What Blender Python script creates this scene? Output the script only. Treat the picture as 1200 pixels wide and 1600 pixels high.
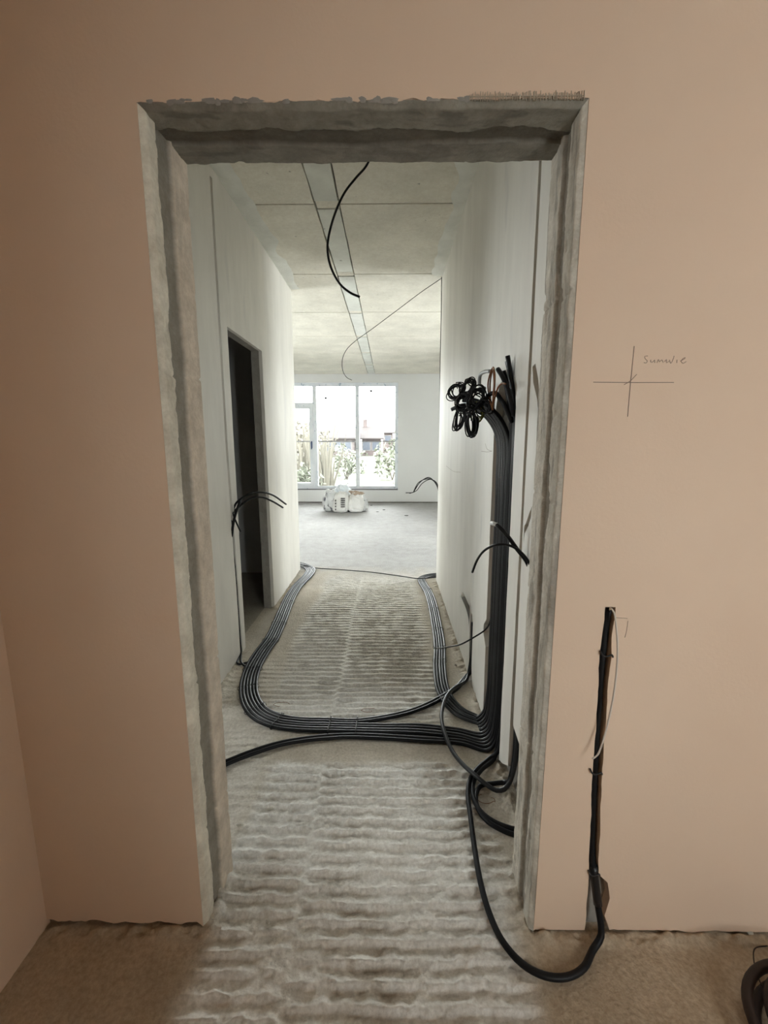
import bpy, bmesh, math, random
import numpy as np
from mathutils import Vector, Matrix
from mathutils.geometry import tessellate_polygon

for o in list(bpy.data.objects):
    bpy.data.objects.remove(o, do_unlink=True)
SC = bpy.context.scene
COL = SC.collection
random.seed(7)

# ------------------------------------------------------------------ camera
cam_d = bpy.data.cameras.new('camera')
cam_d.sensor_fit = 'VERTICAL'
cam_d.sensor_height = 36.0
cam_d.lens = 675.0 / 1600.0 * 36.0
cam_d.clip_start = 0.02
cam_d.clip_end = 400
cam = bpy.data.objects.new('camera', cam_d)
COL.objects.link(cam)
cam.location = (0, 0, 1.4477)
cam.rotation_euler = (math.pi / 2 - 0.1612, 0, 0.0117)
SC.camera = cam

# ------------------------------------------------------------------ sky, window portals, exposure
SC.view_settings.view_transform = 'Standard'
SC.view_settings.look = 'None'
SC.view_settings.gamma = 1.0
SC.view_settings.use_curve_mapping = False
SC.view_settings.exposure = 4.80
w = bpy.data.worlds.new('bright_overcast_sky')
SC.world = w
w.use_nodes = True
nt = w.node_tree
bg = nt.nodes['Background']
bg.inputs['Color'].default_value = (0.98, 0.99, 1.0, 1)
bg.inputs['Strength'].default_value = 1.0
SC.cycles.diffuse_bounces = 8
SC.cycles.max_bounces = 14
SC.cycles.transparent_max_bounces = 16
SC.cycles.sample_clamp_indirect = 4.0


def portal(name, loc, rot, sx, sy):
    """light portal: only tells the sampler where daylight enters through a window"""
    l = bpy.data.lights.new(name, 'AREA')
    l.shape = 'RECTANGLE'
    l.size, l.size_y = sx, sy
    l.cycles.is_portal = True
    ob = bpy.data.objects.new(name, l)
    ob.location = loc
    ob.rotation_euler = rot
    COL.objects.link(ob)


H = math.pi / 2
WIN1 = (-2.95, 0.21, 0.31, 2.80)      # far window: x0 x1 z0 z1
NW = (1.12, 1.69, 0.62, 2.30)         # near room window in the rear wall: x0 x1 z0 z1
NR = (-0.85, -0.45, 0.45, 1.20)        # added right wall window filling the near room's left side: y0 y1 z0 z1
YNB = -1.30                           # near room rear wall
RX = 2.60                             # near room right wall
FW = (5.0, 6.1, 0.30, 2.75)           # far room right side window, added for brightness: y0 y1 z0 z1
GW = (5.3, 6.5, 0.30, 2.60)           # far room left side window, added to light the corridor
FRX, FLX = 3.6, -4.2                  # far room side walls
YW = 10.30
LW = (1.48, 2.14, 0.95, 2.45)        # added window of the small left room, brightening the corridor
portal('portal_far_window', ((WIN1[0] + WIN1[1]) / 2, YW + 0.30, (WIN1[2] + WIN1[3]) / 2), (-H, 0, 0), WIN1[1] - WIN1[0], WIN1[3] - WIN1[2])
portal('portal_near_window', ((NW[0] + NW[1]) / 2, YNB - 0.12, (NW[2] + NW[3]) / 2), (H, 0, 0), NW[1] - NW[0], NW[3] - NW[2])
portal('portal_side_window', (FRX + 0.20, (FW[0] + FW[1]) / 2, (FW[2] + FW[3]) / 2), (0, H, 0), FW[3] - FW[2], FW[1] - FW[0])


portal('portal_near_side', (RX + 0.12, (NR[0] + NR[1]) / 2, (NR[2] + NR[3]) / 2), (0, H, 0), NR[3] - NR[2], NR[1] - NR[0])
portal('portal_far_left', (FLX - 0.15, (GW[0] + GW[1]) / 2, (GW[2] + GW[3]) / 2), (0, -H, 0), GW[3] - GW[2], GW[1] - GW[0])
portal('portal_left_window', (-3.42, (LW[0] + LW[1]) / 2, (LW[2] + LW[3]) / 2), (0, -H, 0), LW[3] - LW[2], LW[1] - LW[0])

# ------------------------------------------------------------------ materials
def ramp(nt, fac, stops):
    r = nt.nodes.new('ShaderNodeValToRGB')
    el = r.color_ramp.elements
    while len(el) < len(stops):
        el.new(0.5)
    for e, (p, c) in zip(el, stops):
        e.position = p
        e.color = (*c, 1) if len(c) == 3 else c
    nt.links.new(fac, r.inputs[0])
    return r.outputs[0]


def material(name, col, rough=0.9, col2=None, scale=3.0, stretch=(1, 1, 1), bump=0.0, bump_scale=60.0, spots=None, attr=False, metallic=0.0, spec=0.3, detail=5.0, bump_dist=0.004, grit=None):
    m = bpy.data.materials.new(name)
    m.use_nodes = True
    nt = m.node_tree
    b = nt.nodes['Principled BSDF']
    b.inputs['Roughness'].default_value = rough
    b.inputs['Metallic'].default_value = metallic
    b.inputs['Specular IOR Level'].default_value = spec
    tc = nt.nodes.new('ShaderNodeTexCoord')
    mp = nt.nodes.new('ShaderNodeMapping')
    mp.inputs['Scale'].default_value = stretch
    nt.links.new(tc.outputs['Object'], mp.inputs['Vector'])
    n = nt.nodes.new('ShaderNodeTexNoise')
    n.inputs['Scale'].default_value = scale
    n.inputs['Detail'].default_value = detail
    n.inputs['Roughness'].default_value = 0.6
    nt.links.new(mp.outputs[0], n.inputs['Vector'])
    c2 = col2 or tuple(c * 0.9 for c in col)
    out = ramp(nt, n.outputs['Fac'], [(0.32, c2), (0.68, col)])
    if attr:
        a = nt.nodes.new('ShaderNodeAttribute')
        a.attribute_name = 'tint'
        mx = nt.nodes.new('ShaderNodeMix')
        mx.data_type = 'RGBA'
        mx.blend_type = 'MULTIPLY'
        mx.inputs[0].default_value = 1.0
        nt.links.new(out, mx.inputs[6])
        nt.links.new(a.outputs['Color'], mx.inputs[7])
        out = mx.outputs[2]
    if spots:
        n2 = nt.nodes.new('ShaderNodeTexNoise')
        n2.inputs['Scale'].default_value = spots[1]
        n2.inputs['Detail'].default_value = 3.0
        mp2 = nt.nodes.new('ShaderNodeMapping')
        mp2.inputs['Location'].default_value = (3.1, 7.7, 1.3)
        mp2.inputs['Scale'].default_value = spots[3] if len(spots) > 3 else (1, 1, 1)
        nt.links.new(tc.outputs['Object'], mp2.inputs['Vector'])
        nt.links.new(mp2.outputs[0], n2.inputs['Vector'])
        f = ramp(nt, n2.outputs['Fac'], [(spots[2], (0, 0, 0)), (spots[2] + 0.06, (1, 1, 1))])
        mx = nt.nodes.new('ShaderNodeMix')
        mx.data_type = 'RGBA'
        nt.links.new(f, mx.inputs[0])
        nt.links.new(out, mx.inputs[6])
        mx.inputs[7].default_value = (*spots[0], 1)
        out = mx.outputs[2]
    if grit:
        n3 = nt.nodes.new('ShaderNodeTexNoise')
        n3.inputs['Scale'].default_value = grit[0]
        n3.inputs['Detail'].default_value = 4.0
        n3.inputs['Roughness'].default_value = 0.7
        nt.links.new(tc.outputs['Object'], n3.inputs['Vector'])
        lo = grit[1]
        g_ = ramp(nt, n3.outputs['Fac'], [(0.34, (lo, lo * 0.98, lo * 0.95)), (0.66, (1, 1, 1))])
        mx = nt.nodes.new('ShaderNodeMix')
        mx.data_type = 'RGBA'
        mx.blend_type = 'MULTIPLY'
        mx.inputs[0].default_value = 1.0
        nt.links.new(out, mx.inputs[6])
        nt.links.new(g_, mx.inputs[7])
        out = mx.outputs[2]
    nt.links.new(out, b.inputs['Base Color'])
    if bump:
        nb = nt.nodes.new('ShaderNodeTexNoise')
        nb.inputs['Scale'].default_value = bump_scale
        nb.inputs['Detail'].default_value = 6.0
        nt.links.new(tc.outputs['Object'], nb.inputs['Vector'])
        bp = nt.nodes.new('ShaderNodeBump')
        bp.inputs['Strength'].default_value = bump
        bp.inputs['Distance'].default_value = bump_dist
        nt.links.new(nb.outputs['Fac'], bp.inputs['Height'])
        nt.links.new(bp.outputs[0], b.inputs['Normal'])
    return m


M = {}
M['pink'] = material('pinkish_gypsum_plaster', (0.74, 0.575, 0.44), 0.85, (0.70, 0.53, 0.40), 1.3, (1, 1, 1), 0.12, 120, spots=((0.60, 0.44, 0.33), 2.2, 0.72, (1, 1, 0.35)))
M['white'] = material('white_plaster', (0.82, 0.82, 0.80), 0.75, (0.70, 0.70, 0.665), 1.6, (1, 1, 0.5), 0.12, 60)
M['streak'] = material('white_plaster_trowel_streaks', (0.84, 0.815, 0.76), 0.6, (0.72, 0.695, 0.645), 3.2, (1, 1.5, 0.35), 0.10, 50, spots=((0.72, 0.70, 0.66), 4.0, 0.66, (1, 1.6, 0.4)))
M['farwall'] = material('far_room_plaster', (0.80, 0.80, 0.79), 0.9, (0.77, 0.77, 0.76), 1.2)
M['ceil'] = material('precast_concrete_ceiling', (0.83, 0.80, 0.71), 0.95, (0.67, 0.645, 0.565), 2.6, (1, 1, 1), 0.35, 70, spots=((0.42, 0.40, 0.35), 24.0, 0.70), grit=(38, 0.90))
M['strip'] = material('plaster_joint_strip', (0.78, 0.79, 0.73), 0.9, (0.60, 0.60, 0.55), 3.0, (1, 1, 1), 0.3, 60, spots=((0.33, 0.32, 0.29), 17.0, 0.70))
M['smear'] = material('smeared_plaster', (0.78, 0.78, 0.73), 0.9, (0.64, 0.64, 0.59), 6.0, (1, 1, 1), 0.5, 60)
M['block'] = material('bare_grey_block_wall', (0.56, 0.47, 0.37), 0.95, (0.50, 0.41, 0.32), 4, (1, 1, 1), 0.4, 40)
M['dark'] = material('side_room_painted_shade', (0.06, 0.058, 0.053), 1.0)  # side room's darkness painted in as a near-black wall colour
M['joint'] = material('dark_joint', (0.16, 0.15, 0.13), 1.0)
M['chase'] = material('chased_block_recess', (0.36, 0.34, 0.305), 1.0, (0.27, 0.255, 0.23), 12, (1, 1, 1), 0.6, 80)
M['lining'] = material('aerated_block_and_mortar', (1.0, 1.0, 1.0), 0.95, (0.80, 0.79, 0.77), 14, (1, 1, 1), 0.7, 110, attr=True, grit=(85, 0.86))
M['floor'] = material('rough_concrete_slab', (1.0, 1.0, 1.0), 0.95, (0.86, 0.85, 0.83), 9, (1, 1, 1), 0.7, 90, attr=True, bump_dist=0.006, grit=(75, 0.74))
M['black'] = material('black_cable_sheath', (0.010, 0.010, 0.0115), 0.45, (0.007, 0.007, 0.008), 8, (1, 1, 1), spec=0.22)
M['grey_sheath'] = material('dusty_grey_cable_sheath', (0.022, 0.023, 0.026), 0.42, (0.013, 0.0135, 0.015), 14, (1, 1, 1), spec=0.40)
M['tie'] = material('black_nylon', (0.010, 0.010, 0.012), 0.35, spec=0.5)
M['white_wire'] = material('white_wire_sheath', (0.62, 0.56, 0.50), 0.5)
M['grey_pvc'] = material('grey_pvc_conduit', (0.33, 0.33, 0.32), 0.5, (0.27, 0.27, 0.26), 20)
M['whitetip'] = material('white_plastic', (0.78, 0.78, 0.76), 0.4)
M['brownwire'] = material('brown_wire_sheath', (0.22, 0.085, 0.03), 0.4)
M['ygwire'] = material('yellow_green_wire_sheath', (0.16, 0.15, 0.02), 0.4)
M['pvc'] = material('white_pvc_frame_with_protective_film', (0.84, 0.86, 0.88), 0.4, (0.74, 0.78, 0.82), 5, (1, 1, 1), spots=((0.45, 0.52, 0.60), 14.0, 0.62))
M['handle'] = material('blue_film_handle', (0.04, 0.07, 0.16), 0.4)
M['pencil'] = material('graphite_pencil_line', (0.24, 0.18, 0.15), 0.7)
M['pencil_faint'] = material('faint_graphite_pencil_line', (0.34, 0.255, 0.20), 0.8)
M['thread'] = material('glassfibre_mesh_threads', (0.50, 0.43, 0.34), 0.9)
M['sack'] = material('printed_white_sack', (0.74, 0.74, 0.73), 0.55, (0.60, 0.61, 0.62), 4, (1, 1, 1), 0.2, 30, spots=((0.16, 0.16, 0.18), 11.0, 0.57, (1, 1, 0.5)))
M['sack_plain'] = material('plain_white_sack', (0.80, 0.79, 0.77), 0.55, (0.68, 0.67, 0.65), 4, (1, 1, 1), 0.2, 30)
M['sack_dark'] = material('dark_print_scrap_and_gap', (0.12, 0.115, 0.11), 0.8)
M['card'] = material('torn_brown_paper', (0.50, 0.39, 0.30), 0.9, (0.40, 0.31, 0.24), 7)
M['film'] = material('crumpled_clear_film', (0.80, 0.83, 0.85), 0.25, (0.66, 0.72, 0.77), 9)
M['hose'] = material('dark_brown_hose', (0.035, 0.023, 0.021), 0.5, (0.02, 0.014, 0.013), 9)
M['crumb'] = material('plaster_crumb', (0.62, 0.58, 0.51), 1.0, (0.45, 0.42, 0.37), 30)
M['grass'] = material('sunlit_grass', (0.036, 0.036, 0.025), 1.0, (0.030, 0.031, 0.020), 0.5)
M['leaf'] = material('shrub_leaf', (0.095, 0.102, 0.075), 0.8, (0.065, 0.072, 0.052), 6)
M['leaf_dry'] = material('dry_reed', (0.09, 0.082, 0.065), 0.9, (0.065, 0.06, 0.046), 6)
M['bark'] = material('bark', (0.06, 0.05, 0.04), 1.0)
M['brick'] = material('red_brick_facade', (0.064, 0.050, 0.047), 0.9, (0.044, 0.036, 0.035), 2)
M['rooftile'] = material('red_roof_tiles', (0.030, 0.0245, 0.0235), 0.9, (0.024, 0.0205, 0.020), 2)
M['render'] = material('pale_rendered_facade', (0.10, 0.094, 0.09), 0.9)
M['dkglass'] = material('dark_window', (0.03, 0.035, 0.045), 0.2)
M['steel'] = material('grey_steel', (0.10, 0.10, 0.105), 0.5)
M['railm'] = material('dark_rail', (0.020, 0.018, 0.017), 0.6)
M['terrace'] = material('terrace_slab', (0.16, 0.155, 0.15), 0.9)


def glass_material():
    m = bpy.data.materials.new('window_glass')
    m.use_nodes = True
    nt = m.node_tree
    nt.nodes.remove(nt.nodes['Principled BSDF'])
    out = nt.nodes['Material Output']
    t = nt.nodes.new('ShaderNodeBsdfTransparent')
    t.inputs[0].default_value = (0.95, 0.97, 0.96, 1)
    g = nt.nodes.new('ShaderNodeBsdfGlossy')
    g.inputs['Roughness'].default_value = 0.03
    fr = nt.nodes.new('ShaderNodeFresnel')
    fr.inputs[0].default_value = 1.45
    mx = nt.nodes.new('ShaderNodeMixShader')
    nt.links.new(fr.outputs[0], mx.inputs[0])
    nt.links.new(t.outputs[0], mx.inputs[1])
    nt.links.new(g.outputs[0], mx.inputs[2])
    nt.links.new(mx.outputs[0], out.inputs[0])
    return m


M['glass'] = glass_material()


# ------------------------------------------------------------------ helpers
def tag(o, label=None, cat=None, group=None, kind=None):
    if label:
        o['label'] = label
    if cat:
        o['category'] = cat
    if group:
        o['group'] = group
    if kind:
        o['kind'] = kind
    return o


def mesh_obj(name, verts, faces, mat, parent=None, smooth=False, tint=None, recalc=False, flat_angle=None):
    me = bpy.data.meshes.new(name)
    me.from_pydata([tuple(map(float, v)) for v in verts], [], faces)
    if recalc:
        bm = bmesh.new()
        bm.from_mesh(me)
        bmesh.ops.recalc_face_normals(bm, faces=bm.faces)
        bm.to_mesh(me)
        bm.free()
    if tint is not None:
        a = me.color_attributes.new('tint', 'FLOAT_COLOR', 'POINT')
        t = np.ones((len(verts), 4), dtype=np.float32)
        t[:, :3] = tint
        a.data.foreach_set('color', t.ravel())
    me.materials.append(mat)
    if smooth:
        me.polygons.foreach_set('use_smooth', [True] * len(me.polygons))
    me.update()
    ob = bpy.data.objects.new(name, me)
    COL.objects.link(ob)
    if parent is not None:
        ob.parent = parent
    return ob


def empty(name, loc=(0, 0, 0), rz=0.0):
    e = bpy.data.objects.new(name, None)
    e.empty_display_size = 0.1
    e.location = loc
    e.rotation_euler = (0, 0, rz)
    COL.objects.link(e)
    return e


class MB:
    """collects boxes and prisms into one mesh"""
    def __init__(s):
        s.v, s.f = [], []

    def box(s, x0, x1, y0, y1, z0, z1):
        n = len(s.v)
        s.v += [(x0, y0, z0), (x1, y0, z0), (x1, y1, z0), (x0, y1, z0), (x0, y0, z1), (x1, y0, z1), (x1, y1, z1), (x0, y1, z1)]
        s.f += [tuple(n + i for i in q) for q in ((3, 2, 1, 0), (4, 5, 6, 7), (0, 1, 5, 4), (1, 2, 6, 5), (2, 3, 7, 6), (3, 0, 4, 7))]
        return s

    def add(s, v, f):
        n = len(s.v)
        s.v += list(v)
        s.f += [tuple(n + i for i in q) for q in f]
        return s

    def build(s, name, mat, parent=None, smooth=False):
        return mesh_obj(name, s.v, s.f, mat, parent, smooth)


_rng = np.random.default_rng(3)
_TAB = _rng.random((256, 256))


def vnoise(x, y):
    x = np.asarray(x, float)
    y = np.asarray(y, float)
    xi, yi = np.floor(x).astype(int), np.floor(y).astype(int)
    fx, fy = x - xi, y - yi
    fx, fy = fx * fx * (3 - 2 * fx), fy * fy * (3 - 2 * fy)
    g = lambda a, b: _TAB[a % 256, b % 256]
    return (g(xi, yi) * (1 - fx) * (1 - fy) + g(xi + 1, yi) * fx * (1 - fy) + g(xi, yi + 1) * (1 - fx) * fy + g(xi + 1, yi + 1) * fx * fy) * 2 - 1


def fbm(x, y, oct=4, gain=0.5):
    t, a, s = 0, 1.0, 0
    for i in range(oct):
        t = t + a * vnoise(x * 2 ** i + 17.3 * i, y * 2 ** i + 5.1 * i)
        s += a
        a *= gain
    return t / s


def smooth(a, b, x):
    t = np.clip((x - a) / (b - a), 0, 1)
    return t * t * (3 - 2 * t)


def jag(pts, amp, step=0.02, seed=0, closed=True):
    """subdivide a 2-D outline and roughen it"""
    out = []
    n = len(pts)
    for i in range(n if closed else n - 1):
        a, b = pts[i], pts[(i + 1) % n]
        L = math.hypot(b[0] - a[0], b[1] - a[1])
        k = max(1, int(L / step))
        for j in range(k):
            t = j / k
            p = (a[0] + (b[0] - a[0]) * t, a[1] + (b[1] - a[1]) * t)
            s = len(out) + seed * 97
            d = amp * float(fbm(s * 0.37, seed * 3.3, 3)) * 1.6
            nx, ny = (b[1] - a[1]) / max(L, 1e-6), -(b[0] - a[0]) / max(L, 1e-6)
            out.append((p[0] + nx * d, p[1] + ny * d))
    return out


def slab(name, loops, axis, d0, d1, mat, parent=None):
    """2-D outline with holes, extruded from d0 to d1 along an axis: X -> (y,z), Y -> (x,z), Z -> (x,y)"""
    def m3(p, d):
        return {'X': (d, p[0], p[1]), 'Y': (p[0], d, p[1]), 'Z': (p[0], p[1], d)}[axis]
    flat = [p for l in loops for p in l]
    tris = tessellate_polygon([[Vector((p[0], p[1], 0)) for p in l] for l in loops])
    n = len(flat)
    v = [m3(p, d0) for p in flat] + [m3(p, d1) for p in flat]
    f = [tuple(t) for t in tris] + [tuple(i + n for i in t[::-1]) for t in tris]
    k = 0
    for l in loops:
        m = len(l)
        for i in range(m):
            a, b = k + i, k + (i + 1) % m
            f.append((a, b, b + n, a + n))
        k += m
    return mesh_obj(name, v, f, mat, parent, recalc=True)


def catmull(P, step):
    P = np.asarray(P, float)
    if len(P) == 2:
        k = max(2, int(np.linalg.norm(P[1][:3] - P[0][:3]) / step))
        t = np.linspace(0, 1, k + 1)[:, None]
        return P[0] * (1 - t) + P[1] * t
    Q = np.vstack([2 * P[0] - P[1], P, 2 * P[-1] - P[-2]])
    out = []
    for i in range(1, len(Q) - 2):
        p0, p1, p2, p3 = Q[i - 1:i + 3]
        # centripetal parameters keep tight bends free of loops
        d = lambda a, b: max(np.linalg.norm((b - a)[:3]) ** 0.5, 1e-4)
        t1 = d(p0, p1)
        t2 = t1 + d(p1, p2)
        t3 = t2 + d(p2, p3)
        k = max(2, int(np.linalg.norm((p2 - p1)[:3]) / step) + 1)
        t = np.linspace(t1, t2, k, endpoint=False)[:, None]
        A1 = (t1 - t) / t1 * p0 + t / t1 * p1
        A2 = (t2 - t) / (t2 - t1) * p1 + (t - t1) / (t2 - t1) * p2
        A3 = (t3 - t) / (t3 - t2) * p2 + (t - t2) / (t3 - t2) * p3
        B1 = (t2 - t) / t2 * A1 + t / t2 * A2
        B2 = (t3 - t) / (t3 - t1) * A2 + (t - t1) / (t3 - t1) * A3
        out.append((t2 - t) / (t2 - t1) * B1 + (t - t1) / (t2 - t1) * B2)
    return np.vstack(out + [P[-1:]])


def tube_geo(C, r, sides=8, closed=False, squash=None):
    C = np.asarray(C, float)
    n = len(C)
    T = np.roll(C, -1, 0) - np.roll(C, 1, 0)
    if not closed:
        T[0], T[-1] = C[1] - C[0], C[-1] - C[-2]
    T /= np.maximum(np.linalg.norm(T, axis=1), 1e-9)[:, None]
    up = np.array([0, 0, 1.0]) if abs(T[0][2]) < 0.9 else np.array([1.0, 0, 0])
    N = np.cross(T[0], up)
    N /= np.linalg.norm(N)
    rr = np.full(n, r) if np.isscalar(r) else np.asarray(r)
    v, f = [], []
    for i in range(n):
        N = N - T[i] * N.dot(T[i])
        N /= max(np.linalg.norm(N), 1e-9)
        B = np.cross(T[i], N)
        for k in range(sides):
            a = 2 * math.pi * k / sides
            v.append(tuple(C[i] + rr[i] * (math.cos(a) * N + math.sin(a) * B)))
    m = n if closed else n - 1
    for i in range(m):
        for k in range(sides):
            a, b = i * sides + k, i * sides + (k + 1) % sides
            c, d = ((i + 1) % n) * sides + (k + 1) % sides, ((i + 1) % n) * sides + k
            f.append((a, b, c, d))
    if not closed:
        f.append(tuple(range(sides))[::-1])
        f.append(tuple((n - 1) * sides + k for k in range(sides)))
    return v, f


def tube(name, pts, r, mat, parent=None, sides=8, closed=False, step=0.018, raw=False):
    C = np.asarray(pts, float) if raw else catmull(pts, step)
    v, f = tube_geo(C, r, sides, closed)
    ob = mesh_obj(name, v, f, mat, parent, smooth=True)
    return ob


def grid(xs, ys, fn):
    """height field patch: fn(X,Y) -> Z, tint"""
    X, Y = np.meshgrid(xs, ys)
    Z, T = fn(X, Y)
    v = np.stack([X, Y, Z], -1).reshape(-1, 3)
    nx, ny = len(xs), len(ys)
    i = np.arange(nx - 1)
    j = np.arange(ny - 1)
    I, J = np.meshgrid(i, j)
    a = (J * nx + I).ravel()
    f = np.stack([a, a + 1, a + nx + 1, a + nx], -1)
    return v, f, T.reshape(-1, 3)


# ------------------------------------------------------------------ floor
def floor_fn(X, Y):
    wob = fbm(X * 5, Y * 3, 3)
    seam = -0.30 + 0.03 * fbm(Y * 1.5, Y * 0 + 3.3, 2)
    right = X > seam
    ph = Y / 0.0505 + np.where(right, 0.37, 0.0) + 0.17 * fbm(X * 4.5 + np.where(right, 40, 0), Y * 2.0, 3) + 0.22 * fbm(X * 24, Y * 16, 4, 0.6)
    s = np.sin(2 * np.pi * ph)
    fr_ = ph - np.floor(ph)
    rid = np.where(fr_ < 0.18, fr_ / 0.18, (1 - fr_) / 0.82)
    rid = 2 * rid ** 1.2 - 1
    edge = 0.05 * fbm(X * 6 + 9, Y * 6, 3)
    near = smooth(-0.60, -0.50, X + edge) * (1 - smooth(0.33, 0.43, X + edge)) * (1 - smooth(1.72, 1.80, Y + edge * 0.6))
    far = smooth(-0.74, -0.60, X + edge) * (1 - smooth(0.20, 0.34, X + edge)) * smooth(2.02, 2.12, Y + edge * 0.6) * (1 - smooth(4.2, 4.9, Y))
    left = 0.35 * smooth(1.26, 1.4, Y) * (1 - smooth(2.4, 2.9, Y)) * (1 - smooth(-0.62, -0.5, X))
    m = np.clip(np.maximum(np.maximum(near, far), left), 0, 1)
    patch = 0.55 + 0.45 * smooth(-0.45, 0.15, fbm(X * 3.1 + 5, Y * 2.4, 3))
    patch = np.where(Y > 2.0, 0.62 + 0.22 * patch, patch)
    seamd = 1 - 0.85 * np.exp(-((X - seam) / 0.018) ** 2)
    Z = 0.0135 * (1 - 0.6 * smooth(2.4, 4.2, Y)) * m * patch * rid * seamd * (0.70 + 0.75 * fbm(X * 22, Y * 16, 3))
    Z += (0.0056 - 0.0028 * smooth(1.9, 2.3, Y)) * m * fbm(X * 34, Y * 42, 4, 0.65) + 0.0018 * fbm(X * 18, Y * 18, 3) + 0.002 * wob * (1 - m)
    # crumbs of mortar left along the foot of the walls
    foot = np.exp(-((Y - 1.065) / 0.018) ** 2) * ((X < -0.55) | (X > 0.43)) * (Y < 1.1)
    foot = np.maximum(foot, np.exp(-((np.minimum(np.abs(X + 0.54), np.abs(X - 0.425))) / 0.022) ** 2) * smooth(1.02, 1.1, Y) * (1 - smooth(1.24, 1.30, Y)))
    foot = np.maximum(foot, np.exp(-((X - 0.49) / 0.03) ** 2) * smooth(1.26, 1.3, Y) * (1 - smooth(4.3, 4.4, Y)))
    foot = np.maximum(foot, np.exp(-((X + 1.0) / 0.03) ** 2) * smooth(1.26, 1.3, Y) * (1 - smooth(4.7, 4.8, Y)) * (1 - smooth(2.8, 2.83, Y) * (1 - smooth(3.58, 3.62, Y))))
    Z += foot * (0.009 + 0.020 * fbm(X * 30, Y * 30, 3))
    Z -= 0.0015
    trough_tint = (m * patch * np.clip(-rid, 0, 1) * smooth(-0.2, 0.3, fbm(X * 7 + 3, Y * 5, 3)) * (1 - 0.7 * smooth(1.9, 2.3, Y)))[..., None]  # darker tan tint in the ridge troughs
    grey = np.array([0.90, 0.885, 0.85])
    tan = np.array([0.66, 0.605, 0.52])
    nearc = np.array([0.55, 0.45, 0.335])
    farc = np.array([0.45, 0.45, 0.455])
    k = np.clip(m * 1.2 + 0.25 * wob, 0, 1)[..., None]
    T = tan * (1 - k) + grey * k
    T = T * (1 - 0.7 * trough_tint) + tan * 0.80 * 0.7 * trough_tint
    kn = ((1 - smooth(1.02, 1.30, Y)) * (1 - m))[..., None]
    T = T * (1 - kn) + nearc * kn
    kf = (smooth(4.1, 5.2, Y + 0.3 * wob))[..., None]
    T = T * (1 - kf) + farc * kf
    T = T * (1 + 0.10 * fbm(X * 2.2, Y * 1.7, 4))[..., None]
    return Z, T


def flat_fn(col, amp=0.002):
    def fn(X, Y):
        return amp * fbm(X * 9, Y * 9, 3) - 0.0015, np.ones(X.shape + (3,)) * np.array(col) * (1 + 0.16 * fbm(X * 1.6, Y * 1.6, 4))[..., None]
    return fn


V, F, T = [], [], []
def addg(xs, ys, fn):
    v, f, t = grid(xs, ys, fn)
    n = sum(len(a) for a in V)
    V.append(v); F.append(f + n); T.append(t)

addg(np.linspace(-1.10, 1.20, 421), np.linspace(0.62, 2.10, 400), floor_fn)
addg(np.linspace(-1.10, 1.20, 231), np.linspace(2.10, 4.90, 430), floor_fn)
addg(np.linspace(-1.10, RX + 0.2, 30), np.linspace(YNB - 0.1, 0.62, 30), flat_fn((0.55, 0.45, 0.335)))
addg(np.linspace(1.20, RX + 0.2, 12), np.linspace(0.62, 1.30, 8), flat_fn((0.55, 0.45, 0.335)))
addg(np.linspace(FLX - 0.2, FRX + 0.2, 200), np.linspace(4.90, YW + 0.35, 150), flat_fn((0.45, 0.45, 0.455), 0.006))
addg(np.linspace(1.20, FRX + 0.2, 20), np.linspace(4.28, 4.90, 8), flat_fn((0.45, 0.45, 0.455)))
addg(np.linspace(FLX - 0.2, -1.10, 40), np.linspace(1.15, 4.90, 50), flat_fn((0.43, 0.40, 0.34)))
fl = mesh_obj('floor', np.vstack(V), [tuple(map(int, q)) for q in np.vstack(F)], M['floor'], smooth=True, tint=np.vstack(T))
MB().box(FLX - 0.4, FRX + 0.4, YNB - 0.3, YW + 0.4, -0.30, -0.022).build('slab_core', M['chase'], fl)
tag(fl, 'rough combed concrete floor slab running from the doorway to the window', 'floor', kind='structure')

# ------------------------------------------------------------------ ceiling: precast slabs with open joints and a joint strip
ZC = 2.987
ce = MB().box(FLX - 0.2, FRX + 0.2, YNB - 0.2, YW + 0.35, ZC + 0.03, ZC + 0.25).build('ceiling', M['joint'])
tag(ce, 'bare precast concrete ceiling with dark joints between the slabs', 'ceiling', kind='structure')
J = [1.26] + [1.919 + 1.2 * i for i in range(7)] + [YW]
g = 0.0065
MB().box(-1.15, RX + 0.1, YNB - 0.1, 1.26, ZC, ZC + 0.04).build('ceiling_slab', M['ceil'], ce)
SX0, SX1 = -0.485, -0.335
for i in range(len(J) - 1):
    y0, y1 = J[i] + g, J[i + 1] - g
    def edge(x, a, b, s):
        n = 14
        return [(x + 0.004 * float(fbm(k * 0.6, s * 2.7 + 1, 2)), a + (b - a) * k / n) for k in range(n + 1)]
    slab('ceiling_slab', [[(FLX - 0.1, y0)] + edge(SX0 - 0.010, y0, y1, i) + [(FLX - 0.1, y1)]], 'Z', ZC, ZC + 0.04, M['ceil'], ce)
    slab('ceiling_slab', [[(FRX + 0.1, y1)] + edge(SX1 + 0.010, y1, y0, i + 20) + [(FRX + 0.1, y0)]], 'Z', ZC, ZC + 0.04, M['ceil'], ce)
    slab('infill_strip', [edge(SX0, y0 + 0.07, y1 - 0.035, i + 40) + edge(SX1, y1 - 0.035, y0 + 0.07, i + 60)], 'Z', ZC + (0.004 if i != 1 else -0.002), ZC + 0.04, M['strip'] if i != 4 else M['smear'], ce)
    slab('joint_filler', [[(SX0, y0 - 0.030), (SX1, y0 - 0.030), (SX1, y0 + 0.060), (SX0, y0 + 0.060)]], 'Z', ZC + 0.009, ZC + 0.04, M['ceil'], ce)

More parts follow.
